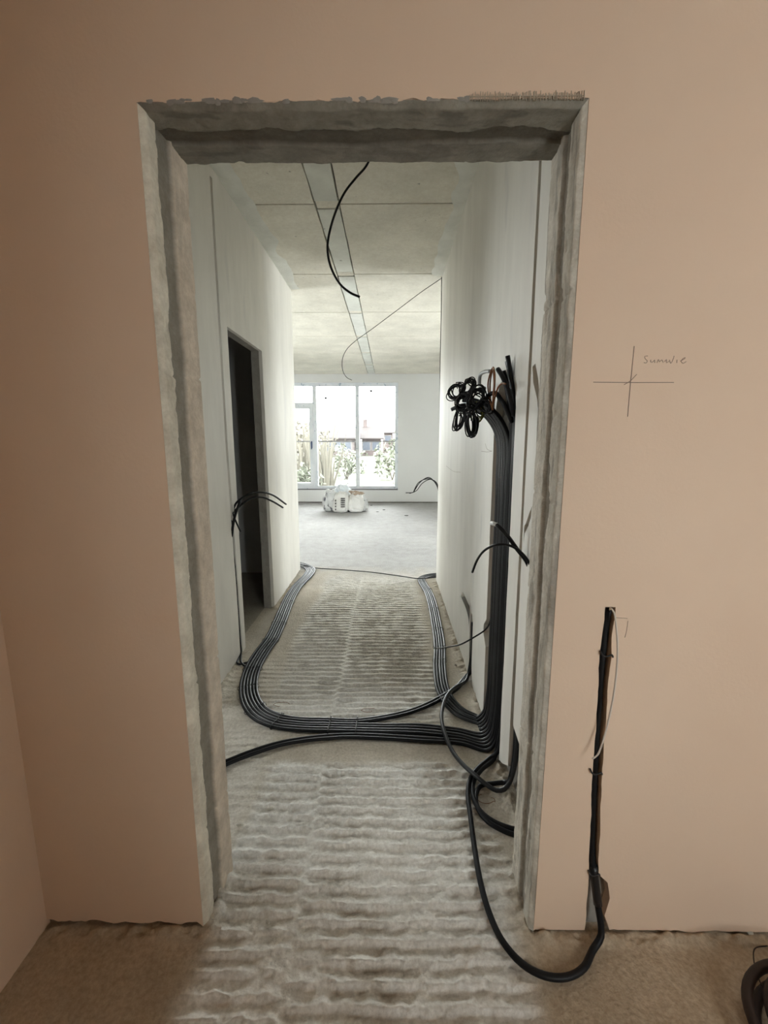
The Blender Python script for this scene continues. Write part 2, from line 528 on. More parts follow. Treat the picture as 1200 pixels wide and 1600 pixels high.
# plaster smeared over the corner of ceiling and corridor walls
def smear_band(name, x, side, y0, y1, width, seed):
    n = 60
    ys = np.linspace(y0, y1, n)
    wv = width * (0.75 + 0.5 * fbm(ys * 3.1 + seed, ys * 0 + seed, 3))
    v, f = [], []
    prof = [(0.0, 0.0), (0.25, 0.006), (0.8, 0.005), (1.0, 0.0005)]
    for i in range(n):
        for (a, d) in prof:
            dd = d * (1 + 0.5 * float(fbm(ys[i] * 9 + a * 4, seed + a * 7, 2)))
            v.append((x + side * wv[i] * a, ys[i], ZC - dd))
    k = len(prof)
    for i in range(n - 1):
        for j in range(k - 1):
            f.append((i * k + j, i * k + j + 1, (i + 1) * k + j + 1, (i + 1) * k + j))
    return mesh_obj(name, v, f, M['smear'], ce, smooth=True, recalc=True)

smear_band('plaster_smear', -1.012, 1, 1.27, 4.7, 0.16, 2)
smear_band('plaster_smear', 0.500, -1, 1.27, 4.36, 0.13, 8)

# ------------------------------------------------------------------ the wall with the doorway
YN, YB = 1.08, 1.26
JL, JR, LT = -0.559, 0.435, 2.188
XL0 = -1.033
left_base = jag([(XL0 - 0.1, 0.016), (JL - 0.005, 0.014)], 0.008, 0.012, 3, False)
right_base = jag([(0.660, 0.010), (RX + 0.1, 0.010)], 0.005, 0.012, 5, False)
chase_edge = jag([(0.588, 0.008), (0.584, 0.20), (0.569, 0.55), (0.562, 0.90), (0.565, 1.022), (0.592, 1.022), (0.591, 0.90), (0.595, 0.55), (0.612, 0.205), (0.640, 0.175), (0.652, 0.12), (0.640, 0.06), (0.660, 0.010)], 0.0022, 0.016, 9, False)
lint = jag([(JL, LT), (JR, LT)], 0.004, 0.008, 11, False)
front = left_base + [(JL, 0.004)] + lint + [(JR, LT), (JR, 0.004), (JR + 0.004, 0.008)] + chase_edge + right_base + [(RX + 0.1, ZC + 0.03), (XL0 - 0.1, ZC + 0.03)]
wf = slab('wall_front', [front], 'Y', YN, YN + 0.03, M['pink'])
tag(wf, 'pinkish plastered wall around the rough unfinished doorway', 'wall', kind='structure')
back = [(FLX + 0.6, -0.03), (JL, -0.03), (JL, LT), (JR, LT), (JR, -0.03), (RX + 0.1, -0.03), (RX + 0.1, ZC + 0.03), (FLX + 0.6, ZC + 0.03)]
slab('block_core', [back], 'Y', YN + 0.03, YB, M['chase'], wf)


def lining(name, kind, seed):
    """rough door reveal: plastered block edge, recessed mortar strip, block again"""
    Ls = LT if kind != 'lintel' else JR - JL
    ns, nt_ = int(Ls / 0.006), 84
    S, Tt = np.meshgrid(np.linspace(0, Ls, ns), np.linspace(0, YB - YN, nt_), indexing='ij')
    D = YB - YN
    if kind == 'left':
        a, b, wob = 0.046, 0.108, 0.006
        c_f, c_m, c_b = (0.82, 0.775, 0.67), (0.335, 0.31, 0.265), (0.76, 0.67, 0.565)
    elif kind == 'right':
        a, b, wob = 0.062, 0.104, 0.009
        c_f, c_m, c_b = (0.74, 0.72, 0.65), (0.33, 0.305, 0.26), (0.68, 0.645, 0.575)
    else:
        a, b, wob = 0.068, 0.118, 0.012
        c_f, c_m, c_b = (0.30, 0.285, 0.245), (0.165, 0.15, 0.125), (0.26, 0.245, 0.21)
    ta = a + wob * fbm(S * 7 + seed, S * 0 + seed, 4) * 1.6
    tb = b + wob * 0.7 * fbm(S * 6 + seed * 3, S * 0 + 4.2 + seed, 4) * 1.6
    e = 0.0016
    ta = ta + 0.004 * fbm(S * 45 + seed, S * 0 + 1, 3)
    tb = tb + 0.004 * fbm(S * 50 + seed, S * 0 + 2, 3)
    mort = smooth(ta - e, ta + e, Tt) * (1 - smooth(tb - e, tb + e, Tt))
    rough = fbm(S * 26 + seed, Tt * 40, 4)
    big = fbm(S * 5 + seed * 2, Tt * 12, 3)
    amp = {'left': 0.0014, 'right': 0.0026, 'lintel': 0.0040}[kind]
    Hh = 0.013 + amp * rough + 0.0012 * big
    Hh = Hh - mort * (0.011 if kind != 'lintel' else 0.009)
    Hh = np.where(mort > 0.5, Hh - amp * rough * 0.85, Hh)
    # chips and joints between the blocks
    for z in ({'left': (1.62, 0.78, 0.31), 'right': (1.80, 1.30, 0.55), 'lintel': ()}[kind]):
        zz = z + 0.02 * fbm(Tt * 30, Tt * 0 + z, 3)
        Hh = Hh - 0.006 * np.exp(-((S - zz) / 0.0035) ** 2) * (1 - mort)
    pit = smooth(0.42, 0.62, fbm(S * 17 + 3 * seed, Tt * 22 + seed, 3))
    Hh = Hh - pit * (0.004 if kind != 'left' else 0.0022) * (1 - mort)
    Hh = Hh * smooth(-0.001, 0.010, Tt) + 0.0006
    Hh = Hh + {'left': 0.07, 'right': 0.0, 'lintel': 0.04}[kind] * Tt
    cf, cm, cb = map(np.array, (c_f, c_m, c_b))
    k1 = (Tt > (ta + tb) / 2)[..., None]
    C = np.where(k1, cb, cf) * np.ones(S.shape + (1,))
    stain = smooth(0.12, 0.38, fbm(S * {'left': 4, 'right': 6, 'lintel': 13}[kind] + 7 * seed, Tt * {'left': 30, 'right': 45, 'lintel': 42}[kind], 4))[..., None]
    if kind == 'right':
        C = C * (1 - 0.65 * stain) + np.array((0.36, 0.34, 0.30)) * 0.65 * stain
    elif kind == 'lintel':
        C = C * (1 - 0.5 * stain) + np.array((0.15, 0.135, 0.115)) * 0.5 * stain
    else:
        C = C * (1 - 0.20 * stain) + np.array((0.48, 0.43, 0.36)) * 0.20 * stain
    C = C * (1 - mort[..., None]) + cm * mort[..., None]
    C = C * (1 + 0.16 * rough[..., None])
    if kind == 'left':
        P = np.stack([JL + Hh, YN + Tt, S], -1)
    elif kind == 'right':
        P = np.stack([JR - Hh, YN + Tt, S], -1)
    else:
        P = np.stack([JL + S, YN + Tt, LT - Hh], -1)
    i, j = np.meshgrid(np.arange(ns - 1), np.arange(nt_ - 1), indexing='ij')
    q = (i * nt_ + j).ravel()
    f = np.stack([q, q + 1, q + nt_ + 1, q + nt_], -1)
    if kind == 'left' or kind == 'lintel':
        f = f[:, ::-1] if kind == 'left' else f
    return mesh_obj(name, P.reshape(-1, 3), [tuple(map(int, t)) for t in f], M['lining'], wf, smooth=True, tint=C.reshape(-1, 3), recalc=False)

tag(lining('jamb_lining', 'left', 2), 'cream door reveal with a smooth grey mortar strip')
tag(lining('jamb_lining', 'right', 5), 'mottled grey door reveal with a smooth grey mortar strip')
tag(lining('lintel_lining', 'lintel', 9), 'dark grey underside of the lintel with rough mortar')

# ragged fringe of reinforcing mesh on the lintel edge
v, f = [], []
fr = MB()
rr = random.Random(4)
for k in range(75):
    x = 0.175 + 0.25 * k / 75 + rr.uniform(-0.0012, 0.0012)
    L = rr.uniform(0.006, 0.014)
    fr.box(x, x + 0.0013, YN - 0.0022, YN + 0.001, LT - L * 0.4, LT + L)
for k in range(1):
    fr.box(0.175, 0.425, YN - 0.002, YN + 0.001, LT + 0.003 + k * 0.0045, LT + 0.0042 + k * 0.0045)
tag(fr.build('mesh_fringe', M['thread'], wf), kind='stuff')

# rough mortar crust along the lintel edge
cr = MB()
for k in range(34):
    x = rr.uniform(JL + 0.02, JR - 0.26)
    sx, sz = rr.uniform(0.006, 0.022), rr.uniform(0.003, 0.008)
    z = LT + rr.uniform(-0.002, 0.003)
    n = 7
    pts = [(x + sx * math.cos(6.283 * q / n) * rr.uniform(0.7, 1.2), YN + 0.001, z + sz * math.sin(6.283 * q / n) * rr.uniform(0.7, 1.2)) for q in range(n)]
    c = (x, YN - rr.uniform(0.002, 0.005), z)
    cr.add(pts + [c], [(q, (q + 1) % n, n) for q in range(n)])
tag(cr.build('mortar_crust', M['chase'], wf, True), kind='stuff')


# pencil marks on the plaster
def strokes(name, lines, r, mat, parent):
    mb = MB()
    for L in lines:
        C = catmull([(x, y - 0.0004, z) for x, y, z in L], 0.004)
        vv, ff = tube_geo(C, r, 5)
        mb.add(vv, ff)
    return mb.build(name, mat, parent, True)

strokes('pencil_cross', [[(0.490,1.080,1.589), (0.579,1.080,1.588), (0.682,1.080,1.588)], [(0.580,1.080,1.671), (0.579,1.080,1.588), (0.579,1.080,1.508)], [(0.564,1.080,1.583), (0.577,1.080,1.591), (0.592,1.080,1.607)]], 0.0008, M['pencil'], wf)
strokes('pencil_writing', [
    [(0.614,1.080,1.649), (0.607,1.080,1.648), (0.609,1.080,1.642), (0.614,1.080,1.638), (0.612,1.080,1.633), (0.606,1.080,1.634)],
    [(0.622,1.080,1.640), (0.622,1.080,1.635), (0.627,1.080,1.635), (0.631,1.080,1.640), (0.632,1.080,1.633)],
    [(0.637,1.080,1.633), (0.640,1.080,1.641), (0.643,1.080,1.635), (0.648,1.080,1.640), (0.652,1.080,1.634)],
    [(0.655,1.080,1.636), (0.659,1.080,1.641), (0.660,1.080,1.633), (0.665,1.080,1.637)],
    [(0.666,1.080,1.640), (0.670,1.080,1.632), (0.675,1.080,1.643), (0.676,1.080,1.649)],
    [(0.684,1.080,1.640), (0.684,1.080,1.633)],
    [(0.692,1.080,1.637), (0.701,1.080,1.642), (0.703,1.080,1.645), (0.698,1.080,1.643), (0.694,1.080,1.636), (0.699,1.080,1.632), (0.706,1.080,1.636)]], 0.00075, M['pencil_faint'], wf)
strokes('pencil_corner', [[(0.596,1.080,0.993), (0.625,1.080,0.991)], [(0.627,1.080,0.984), (0.626,1.080,0.957), (0.623,1.080,0.938)]], 0.0007, M['pencil_faint'], wf)

# ------------------------------------------------------------------ corridor walls
XR, XL = 0.499, -1.011
YER, YEL = 4.39, 4.75
near_piece = jag([(YB, 0.010), (1.455, 0.006), (1.462, 0.30), (1.578, 0.325), (1.585, 1.2), (1.588, 2.1), (1.592, ZC + 0.02), (YB, ZC + 0.02)], 0.0018, 0.03, 21)
slot_a = [(1.572, 1.705), (1.545, 1.712), (1.505, 1.655), (1.487, 1.60), (1.486, 1.545), (1.505, 1.59), (1.555, 1.65)]
slot_b = [(1.568, 1.075), (1.562, 1.115), (1.525, 1.150), (1.502, 1.185), (1.498, 1.225), (1.520, 1.20), (1.553, 1.155), (1.572, 1.14)]
wr = slab('wall_right', [near_piece, slot_a, slot_b], 'X', XR, XR + 0.036, M['streak'])
tag(wr, 'white plastered corridor wall with deep cable chases on the right', 'wall', kind='structure')
far_piece = jag([(1.617, 0.11), (1.70, 0.055), (1.752, 0.03), (1.752, 0.60), (1.750, 1.58), (1.785, 1.70), (1.90, 1.745), (2.03, 1.70), (2.095, 1.56), (2.097, 0.55), (2.150, 0.500), (2.155, 0.455), (2.095, 0.405), (2.085, 0.01),
                 (2.400, 0.008), (2.425, 0.10), (2.430, 0.38), (2.455, 0.43), (2.505, 0.425), (2.515, 0.33), (2.512, 0.09), (2.54, 0.008),
                 (YER, 0.008), (YER, ZC + 0.02), (1.622, ZC + 0.02), (1.618, 2.1), (1.615, 1.2)], 0.0022, 0.03, 23)
slab('plaster_layer', [far_piece], 'X', XR, XR + 0.036, M['streak'], wr)
MB().box(XR + 0.036, XR + 0.16, YB, YER, -0.03, ZC + 0.03).build('block_core', M['chase'], wr)
# hairline marks on the plaster
strokes('pencil_mark', [[(XR, y, z) for _, y, z in [(0.499,2.367,1.397), (0.499,2.213,1.397), (0.499,2.118,1.403)]], [(XR, y, z) for _, y, z in [(0.499,2.280,1.439), (0.499,2.231,1.413), (0.499,2.131,1.402)]], [(XR, y, z) for _, y, z in [(0.499,3.804,1.239), (0.499,3.379,1.222), (0.499,3.017,1.238)]]], 0.0009, M['pencil_faint'], wr)
# slim dark groove bead where the corridor wall ends
MB().box(XR + 0.001, XR + 0.16, YER, YER + 0.008, 0.01, ZC).build('corner_plaster', M['white'], wr)

left_piece = jag([(YB, 0.008), (1.36, 0.008), (1.36, 2.15), (2.16, 2.15), (2.16, 0.008), (2.742, 0.008), (2.735, 0.5), (2.690, 1.43), (2.688, 2.925), (2.722, 2.93), (2.726, 1.43), (2.772, 0.5), (2.790, 0.008),  # nearest opening is added so the small room can light the corridor
                  (2.848, 0.010), (2.832, 2.157), (3.575, 2.157), (3.625, 0.008), (YEL, 0.008), (YEL, ZC + 0.02), (YB, ZC + 0.02)], 0.0022, 0.03, 31)
wl = slab('wall_left', [left_piece], 'X', XL - 0.026, XL, M['streak'])
tag(wl, 'white plastered corridor wall with a dark doorway on the left', 'wall', kind='structure')
slab('block_core', [[(YB, -0.03), (1.36, -0.03), (1.36, 2.152), (2.16, 2.152), (2.16, -0.03), (2.842, -0.03), (2.830, 2.160), (3.578, 2.160), (3.622, -0.03), (YEL, -0.03), (YEL, ZC + 0.02), (YB, ZC + 0.02)]], 'X', XL - 0.09, XL - 0.026, M['chase'], wl)

# dark side room behind the left doorway
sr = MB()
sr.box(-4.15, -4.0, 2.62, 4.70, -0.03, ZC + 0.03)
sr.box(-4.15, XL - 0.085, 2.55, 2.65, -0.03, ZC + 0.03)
tag(sr.build('wall_side_room', M['dark']), 'side room wall coloured near black for its darkness', 'wall', kind='structure')

# small room with a window, added behind the left wall to light the corridor
wq = slab('wall_added_left_room', [[(YB - 0.1, -0.03), (2.62, -0.03), (2.62, ZC + 0.03), (YB - 0.1, ZC + 0.03)], [(LW[0], LW[2]), (LW[1], LW[2]), (LW[1], LW[3]), (LW[0], LW[3])]], 'X', -3.40, -3.2, M['farwall'])
tag(wq, 'white plastered window wall of the small room added to light the corridor', 'wall', kind='structure')

# ------------------------------------------------------------------ far room
tag(MB().box(FLX - 0.1, XL - 0.09, 4.66, YEL, -0.03, ZC + 0.03).build('wall_far_left', M['farwall']), 'white plastered wall of the far room left of the corridor', 'wall', kind='structure')
tag(MB().box(XR + 0.16, FRX + 0.1, 4.29, YER, -0.03, ZC + 0.03).build('wall_far_right', M['farwall']), 'white plastered wall of the far room right of the corridor', 'wall', kind='structure')
tag(slab('wall_far_side_left', [[(4.66, -0.03), (YW + 0.32, -0.03), (YW + 0.32, ZC + 0.03), (4.66, ZC + 0.03)], [(GW[0], GW[2]), (GW[1], GW[2]), (GW[1], GW[3]), (GW[0], GW[3])]], 'X', FLX - 0.15, FLX, M['farwall']), 'white plastered side wall of the far room', 'wall', kind='structure')


def rect(a, b, c, d):
    return [(a, c), (b, c), (b, d), (a, d)]

ww = slab('wall_back', [rect(FLX - 0.15, FRX + 0.15, 0.022, ZC + 0.03), rect(*WIN1)], 'Y', YW, YW + 0.32, M['farwall'])
tag(ww, 'white plastered end wall holding the large window', 'wall', kind='structure')
MB().box(FLX - 0.15, FRX + 0.15, YW + 0.02, YW + 0.3, -0.02, 0.022).build('base_gap', M['joint'], ww)
ws = slab('wall_far_side_right', [rect(4.29, YW + 0.32, -0.03, ZC + 0.03), rect(*FW)], 'X', FRX, FRX + 0.2, M['farwall'])
tag(ws, 'white plastered side wall of the far room with an added window for light', 'wall', kind='structure')

# near room
tag(MB().box(XL0 - 0.12, XL0, YNB - 0.1, YN + 0.01, -0.03, ZC + 0.03).build('wall_near_left', M['pink']), 'pinkish plastered side wall at the left edge of the room', 'wall', kind='structure')
wb = slab('wall_near_back', [rect(XL0 - 0.12, RX + 0.2, -0.03, ZC + 0.03), rect(*NW)], 'Y', YNB - 0.12, YNB, M['block'])
tag(wb, 'bare grey block wall with a window at the rear of the room', 'wall', kind='structure')
wn = slab('wall_near_right', [rect(YNB, YN + 0.03, -0.03, ZC + 0.03), rect(*NR)], 'X', RX, RX + 0.12, M['block'])
tag(wn, 'bare block side wall with a small added window at the right', 'wall', kind='structure')


# ------------------------------------------------------------------ windows
def window_box(name, label, axis, d, a0, a1, z0, z1, posts, mat=M['pvc']):
    """frame with posts and panes in a wall hole; axis Y or X is the wall normal"""
    e = empty(name, (0, 0, 0))
    tag(e, label, 'window', kind='structure')
    def bx(nm, p0, p1, q0, q1, dd0, dd1, m, par):
        mb = MB()
        if axis == 'Y':
            mb.box(p0, p1, dd0, dd1, q0, q1)
        else:
            mb.box(dd0, dd1, p0, p1, q0, q1)
        return mb.build(nm, m, par)
    t = 0.07
    bx('frame_rail', a0, a1, z1 - t, z1, d, d + 0.075, mat, e)
    bx('frame_rail', a0, a1, z0, z0 + t, d, d + 0.075, mat, e)
    bx('frame_post', a0, a0 + t, z0 + t, z1 - t, d, d + 0.075, mat, e)
    bx('frame_post', a1 - t, a1, z0 + t, z1 - t, d, d + 0.075, mat, e)
    xs = [a0 + t] + [q for p in posts for q in (p - 0.045, p + 0.045)] + [a1 - t]
    for p in posts:
        bx('mullion', p - 0.045, p + 0.045, z0 + t, z1 - t, d, d + 0.075, mat, e)
    return e, bx, [(xs[i], xs[i + 1]) for i in range(0, len(xs), 2)]

WY = YW + 0.10
e, bx, bays = window_box('window_1', 'large white framed window with a balcony door overlooking the garden', 'Y', WY, WIN1[0], WIN1[1], WIN1[2], WIN1[3], [-1.756, -0.75])
ZT = 2.33
for i, (x0, x1) in enumerate(bays):
    zb, zt = WIN1[2] + 0.07, WIN1[3] - 0.07
    if i == 0:
        bx('transom', x0, x1, ZT - 0.03, ZT + 0.03, WY, WY + 0.075, M['pvc'], e)
        bx('pane', x0, x1, ZT + 0.03, zt, WY + 0.03, WY + 0.04, M['glass'], e)
        s = bx('sash', x0, x0 + 0.085, zb, ZT - 0.03, WY - 0.015, WY + 0.06, M['pvc'], e)
        bx('sash_stile', x1 - 0.085, x1, zb, ZT - 0.03, WY - 0.015, WY + 0.06, M['pvc'], s)
        bx('sash_rail', x0 + 0.085, x1 - 0.085, zb, zb + 0.09, WY - 0.015, WY + 0.06, M['pvc'], s)
        bx('sash_rail', x0 + 0.085, x1 - 0.085, ZT - 0.115, ZT - 0.03, WY - 0.015, WY + 0.06, M['pvc'], s)
        bx('pane', x0 + 0.085, x1 - 0.085, zb + 0.09, ZT - 0.115, WY + 0.02, WY + 0.03, M['glass'], e)
        h = MB()
        h.box(x1 - 0.055, x1 - 0.025, WY - 0.025, WY - 0.015, 1.30, 1.46)
        h.box(x1 - 0.050, x1 - 0.030, WY - 0.06, WY - 0.025, 1.41, 1.43)
        h.box(x1 - 0.052, x1 - 0.028, WY - 0.07, WY - 0.052, 1.27, 1.44)
        h.build('handle', M['handle'], s)
    else:
        bx('pane', x0, x1, zb, zt, WY + 0.03, WY + 0.04, M['glass'], e)
        for z in (zb, zt - 0.012):
            bx('glazing_bead', x0, x1, z, z + 0.012, WY + 0.012, WY + 0.03, M['pvc'], e)
        sx = x0 + 0.22 if i == 1 else x0 + 0.28
        sz = 2.46 if i == 1 else 2.62
        k = MB()
        n = 12
        k.add([(sx + 0.035 * math.cos(6.2832 * q / n), WY + 0.026, sz + 0.03 * math.sin(6.2832 * q / n)) for q in range(n)] + [(sx + 0.035 * math.cos(6.2832 * q / n), WY + 0.0305, sz + 0.03 * math.sin(6.2832 * q / n)) for q in range(n)],
              [tuple(range(n))[::-1], tuple(range(n, 2 * n))] + [(q, (q + 1) % n, n + (q + 1) % n, n + q) for q in range(n)])
        k.build('sticker', M['steel'], e)
bx('sill_board', WIN1[0], WIN1[1], WIN1[2] - 0.001, WIN1[2] + 0.012, YW - 0.005, WY, M['steel'], e)
for nm, lab, ax, dd, a, ps in (('window_2', 'white framed window in the near room rear wall', 'Y', YNB - 0.115, NW, [1.40]), ('added_window_4', 'added white framed window lighting the corridor from the small left room', 'X', -3.30, LW, [1.83]), ('added_window_3', 'added white framed window brightening the far room from the right', 'X', FRX + 0.10, FW, [5.55]), ('added_window_5', 'added white framed window lighting far room and corridor from the left', 'X', FLX - 0.12, GW, [5.9]), ('added_window_6', 'small white framed window in the near room right wall', 'X', RX + 0.04, NR, [])):
    e, bx, bays = window_box(nm, lab, ax, dd, a[0], a[1], a[2], a[3], ps)
    for (x0, x1) in bays:
        bx('pane', x0, x1, a[2] + 0.07, a[3] - 0.07, dd + 0.03, dd + 0.04, M['glass'], e)


# ------------------------------------------------------------------ cables
DC = 0.0185          # spacing of cables lying side by side


def run(ctrl, o, step=0.02, seed=0, wig=0.0012):
    """ctrl rows: x y z Lx Ly shift spread -> centre line of the cable with offset o"""
    A = catmull(ctrl, step)
    L = A[:, 3:5] / np.maximum(np.linalg.norm(A[:, 3:5], axis=1), 1e-6)[:, None]
    off = A[:, 5] * DC + o * DC * A[:, 6]
    n = np.arange(len(A))
    wx = wig * fbm(n * 0.11 + seed * 7.7, n * 0 + seed, 2)
    P = A[:, :3].copy()
    P[:, :2] += L * (off + wx)[:, None]
    P[:, 2] += np.abs(wig * 1.6 * fbm(n * 0.07 + seed * 3.1, n * 0 + 9 + seed, 2))
    return P


def lat(P):
    """right-hand horizontal direction along a floor path"""
    P = np.asarray(P, float)
    T = np.gradient(P[:, :2], axis=0)
    T /= np.maximum(np.linalg.norm(T, axis=1), 1e-6)[:, None]
    return np.stack([T[:, 1], -T[:, 0]], -1)


def rows(P, L, shift=0.0, spread=1.0):
    return [(p[0], p[1], p[2], l[0], l[1], shift, spread) for p, l in zip(P, L)]

RC = 0.0088
ZF = 0.0115


def in_chase(yc, top, z_low=0.16):
    """rows inside the wall chase, from the top end down to the bend on the floor; lateral is +y"""
    pts = list(top) + [(0.516, yc, 1.25), (0.516, yc, 0.80), (0.516, yc, 0.40), (0.513, yc, z_low), (0.497, yc, 0.060), (0.462, yc + 0.002, 0.020)]
    return [(p[0], p[1], p[2], 0, 1, 0.0, 1.30) for p in pts]

# where the groups sit in the chase, nearest first: D (2), B (2), A (4), R (5)
YD, YBp, YA, YRc = 1.787, 1.835, 1.907, 2.015

# --- left floor loop: A (from the chase) and S (from the small chase) run together
loop = [(-0.023,2.004,0.012), (-0.155,2.007,0.012), (-0.313,2.010,0.012), (-0.452,2.014,0.012), (-0.580,2.038,0.012), (-0.681,2.096,0.012), (-0.764,2.198,0.012), (-0.831,2.350,0.012), (-0.870,2.546,0.012), (-0.877,2.765,0.012), (-0.864,2.979,0.012), (-0.879,3.263,0.012), (-0.918,3.756,0.012), (-0.926,4.049,0.012), (-0.908,4.305,0.012), (-0.880,4.546,0.012), (-0.893,4.738,0.012), (-0.988,4.891,0.012), (-1.114,4.984,0.012)]
loop += [(-1.30, 4.92, 0.0115), (-1.75, 4.93, 0.0115)]
Lloop = lat(loop)
a_in = [(0.344,1.954,0.012), (0.171,1.981,0.012)]
top_a = [(0.34, 2.02, 1.635), (0.385, 1.99, 1.625), (0.455, 1.945, 1.575), (0.508, 1.91, 1.47)]
ctrlA = in_chase(YA, top_a) + rows(a_in, [(0, 1), (0, 1)], 0, 1.15) + rows(loop, Lloop, -1.0, 1.0)
ordinal = ['outermost', 'second from outside', 'third from outside', 'fourth from outside', 'fifth from outside', 'innermost']
for k in range(4):
    P = run(ctrlA, k - 1.5, seed=k + 1)
    o = tube('power_cable', P, RC, M['grey_sheath'] if k % 2 else M['black'], raw=True)
    tag(o, 'black cable in the loop along the left wall, %s of six' % ordinal[k], 'cable', 'cables in the left floor loop')
s_in = [(0.512, 2.470, 0.34), (0.512, 2.468, 0.15), (0.500, 2.462, 0.055), (0.468, 2.452, 0.022)] + [(0.408,2.364,0.012), (0.301,2.259,0.012), (0.185,2.168,0.012), (0.078,2.110,0.012)]
Ls = [(0, 1)] * 4 + [(-0.5, 1), (-0.6, 1), (-0.5, 1), (-0.4, 1)]
ctrlS = rows(s_in, Ls, 0, 1.1) + rows(loop[1:], Lloop[1:], 2.0, 1.0)
for k in range(2):
    P = run(ctrlS, k - 0.5, seed=k + 21)
    o = tube('power_cable', P, RC, M['grey_sheath'] if k else M['black'], raw=True)
    tag(o, 'black cable in the loop along the left wall, %s of six' % ordinal[k + 4], 'cable', 'cables in the left floor loop')

# --- pair that leaves to the left behind the door jamb
b_fl = [(0.350,1.889,0.012), (0.165,1.905,0.012), (-0.022,1.921,0.012), (-0.196,1.926,0.012), (-0.367,1.908,0.012), (-0.515,1.870,0.012), (-0.635,1.808,0.012), (-0.727,1.745,0.012), (-0.807,1.679,0.012)]
b_fl += [(-1.00, 1.60, 0.0115)]
top_b = [(0.470, 1.86, 1.735), (0.490, 1.855, 1.66), (0.505, 1.845, 1.58), (0.514, 1.838, 1.46)]
ctrlB = in_chase(YBp, top_b) + rows(b_fl, [(0, 1)] + list(lat(b_fl))[1:], 0, 1.05)
for k in range(2):
    P = run(ctrlB, k - 0.5, seed=k + 41)
    o = tube('power_cable', P, RC, M['black'], raw=True)
    tag(o, 'black cable of the pair leaving left behind the door jamb, %s one' % ('nearer', 'farther')[k], 'cable', 'cable pair running behind the door jamb')

# --- right floor run along the right wall, away to the far corner
r_fl = [(0.470,2.056,0.012), (0.393,2.114,0.012), (0.342,2.211,0.012), (0.318,2.337,0.012), (0.327,2.575,0.012), (0.362,2.883,0.012), (0.381,3.266,0.012), (0.391,3.677,0.012), (0.381,4.010,0.012), (0.347,4.299,0.012), (0.350,4.426,0.012), (0.419,4.515,0.012), (0.521,4.562,0.012)]
r_fl += [(0.85, 4.57, 0.0115), (1.3, 4.58, 0.0115)]
top_r = [(0.30, 2.10, 1.60), (0.345, 2.09, 1.615), (0.42, 2.06, 1.595), (0.500, 2.02, 1.49)]
Lr = list(lat(r_fl))
Lr[0] = (0.1, 1)
ctrlR = in_chase(YRc, top_r) + rows(r_fl, Lr, 0, 0.92)
ordr = ['leftmost', 'second from left', 'middle one', 'second from right', 'rightmost']
for k in range(5):
    P = run(ctrlR, k - 2, seed=k + 61)
    o = tube('power_cable', P, RC * 0.95, M['grey_sheath'] if k % 2 == 0 else M['black'], raw=True)
    tag(o, 'black cable in the straight run along the right wall, %s of five' % ordr[k], 'cable', 'cables in the right floor run')

# --- cable that loops out over the threshold and climbs the chase beside the doorway
d1 = [(0.470, 1.80, 1.785), (0.488, 1.80, 1.70), (0.510, 1.79, 1.56), (0.516, 1.780, 1.25), (0.516, 1.778, 0.6), (0.516, 1.778, 0.16), (0.500, 1.775, 0.055)] + \
    [(0.472,1.781,0.020), (0.401,1.717,0.020), (0.352,1.655,0.016), (0.328,1.578,0.014), (0.318,1.469,0.014), (0.309,1.348,0.014), (0.304,1.221,0.014), (0.311,1.122,0.014), (0.332,1.045,0.014), (0.372,0.990,0.014), (0.424,0.963,0.014), (0.484,0.960,0.014), (0.540,0.982,0.014), (0.584,1.024,0.014)] + \
    [(0.617, 1.046, 0.035), (0.614, 1.066, 0.10), (0.604, 1.080, 0.17), (0.595, 1.094, 0.26), (0.580, 1.094, 0.56), (0.575, 1.094, 0.85), (0.577, 1.094, 0.98), (0.579, 1.090, 1.012)]
o = tube('power_cable', d1, 0.0095, M['black'], sides=10)
tag(o, 'black cable looping over the threshold and climbing beside the doorway', 'cable')
tube('splice_sleeve', [(0.5985, 1.088, 0.225), (0.606, 1.078, 0.165), (0.612, 1.068, 0.115)], 0.0125, M['tie'], o)
tube('duct', [(0.580, 1.101, 0.99), (0.576, 1.101, 0.85), (0.580, 1.101, 0.56), (0.597, 1.101, 0.22)], 0.0115, M['black'], o)

# --- second cable: from the chase under the arch and back behind the right jamb
d2 = [(0.478, 1.83, 1.77), (0.496, 1.82, 1.68), (0.512, 1.806, 1.54), (0.516, 1.802, 1.25), (0.516, 1.800, 0.6), (0.516, 1.798, 0.16), (0.500, 1.795, 0.055)] + \
    [(0.483,1.775,0.018), (0.410,1.707,0.016), (0.363,1.639,0.014), (0.348,1.571,0.014), (0.357,1.502,0.014), (0.389,1.456,0.014), (0.431,1.428,0.014), (0.477,1.412,0.014), (0.555,1.403,0.014)]
o = tube('power_cable', d2, 0.0098, M['black'], sides=10)
tag(o, 'black cable curving from the wall chase to behind the right door jamb', 'cable')
d3 = [(0.518, 1.602, 0.42), (0.518, 1.600, 0.16), (0.502, 1.597, 0.060)] + [(0.496,1.628,0.025), (0.447,1.626,0.020), (0.393,1.624,0.012), (0.363,1.580,0.012), (0.354,1.511,0.012), (0.382,1.446,0.012), (0.427,1.411,0.012), (0.471,1.390,0.012), (0.545,1.373,0.012)]
o = tube('power_cable', d3, 0.0098, M['black'], sides=10)
tag(o, 'black cable turning from the narrow wall slot to behind the right door jamb', 'cable')

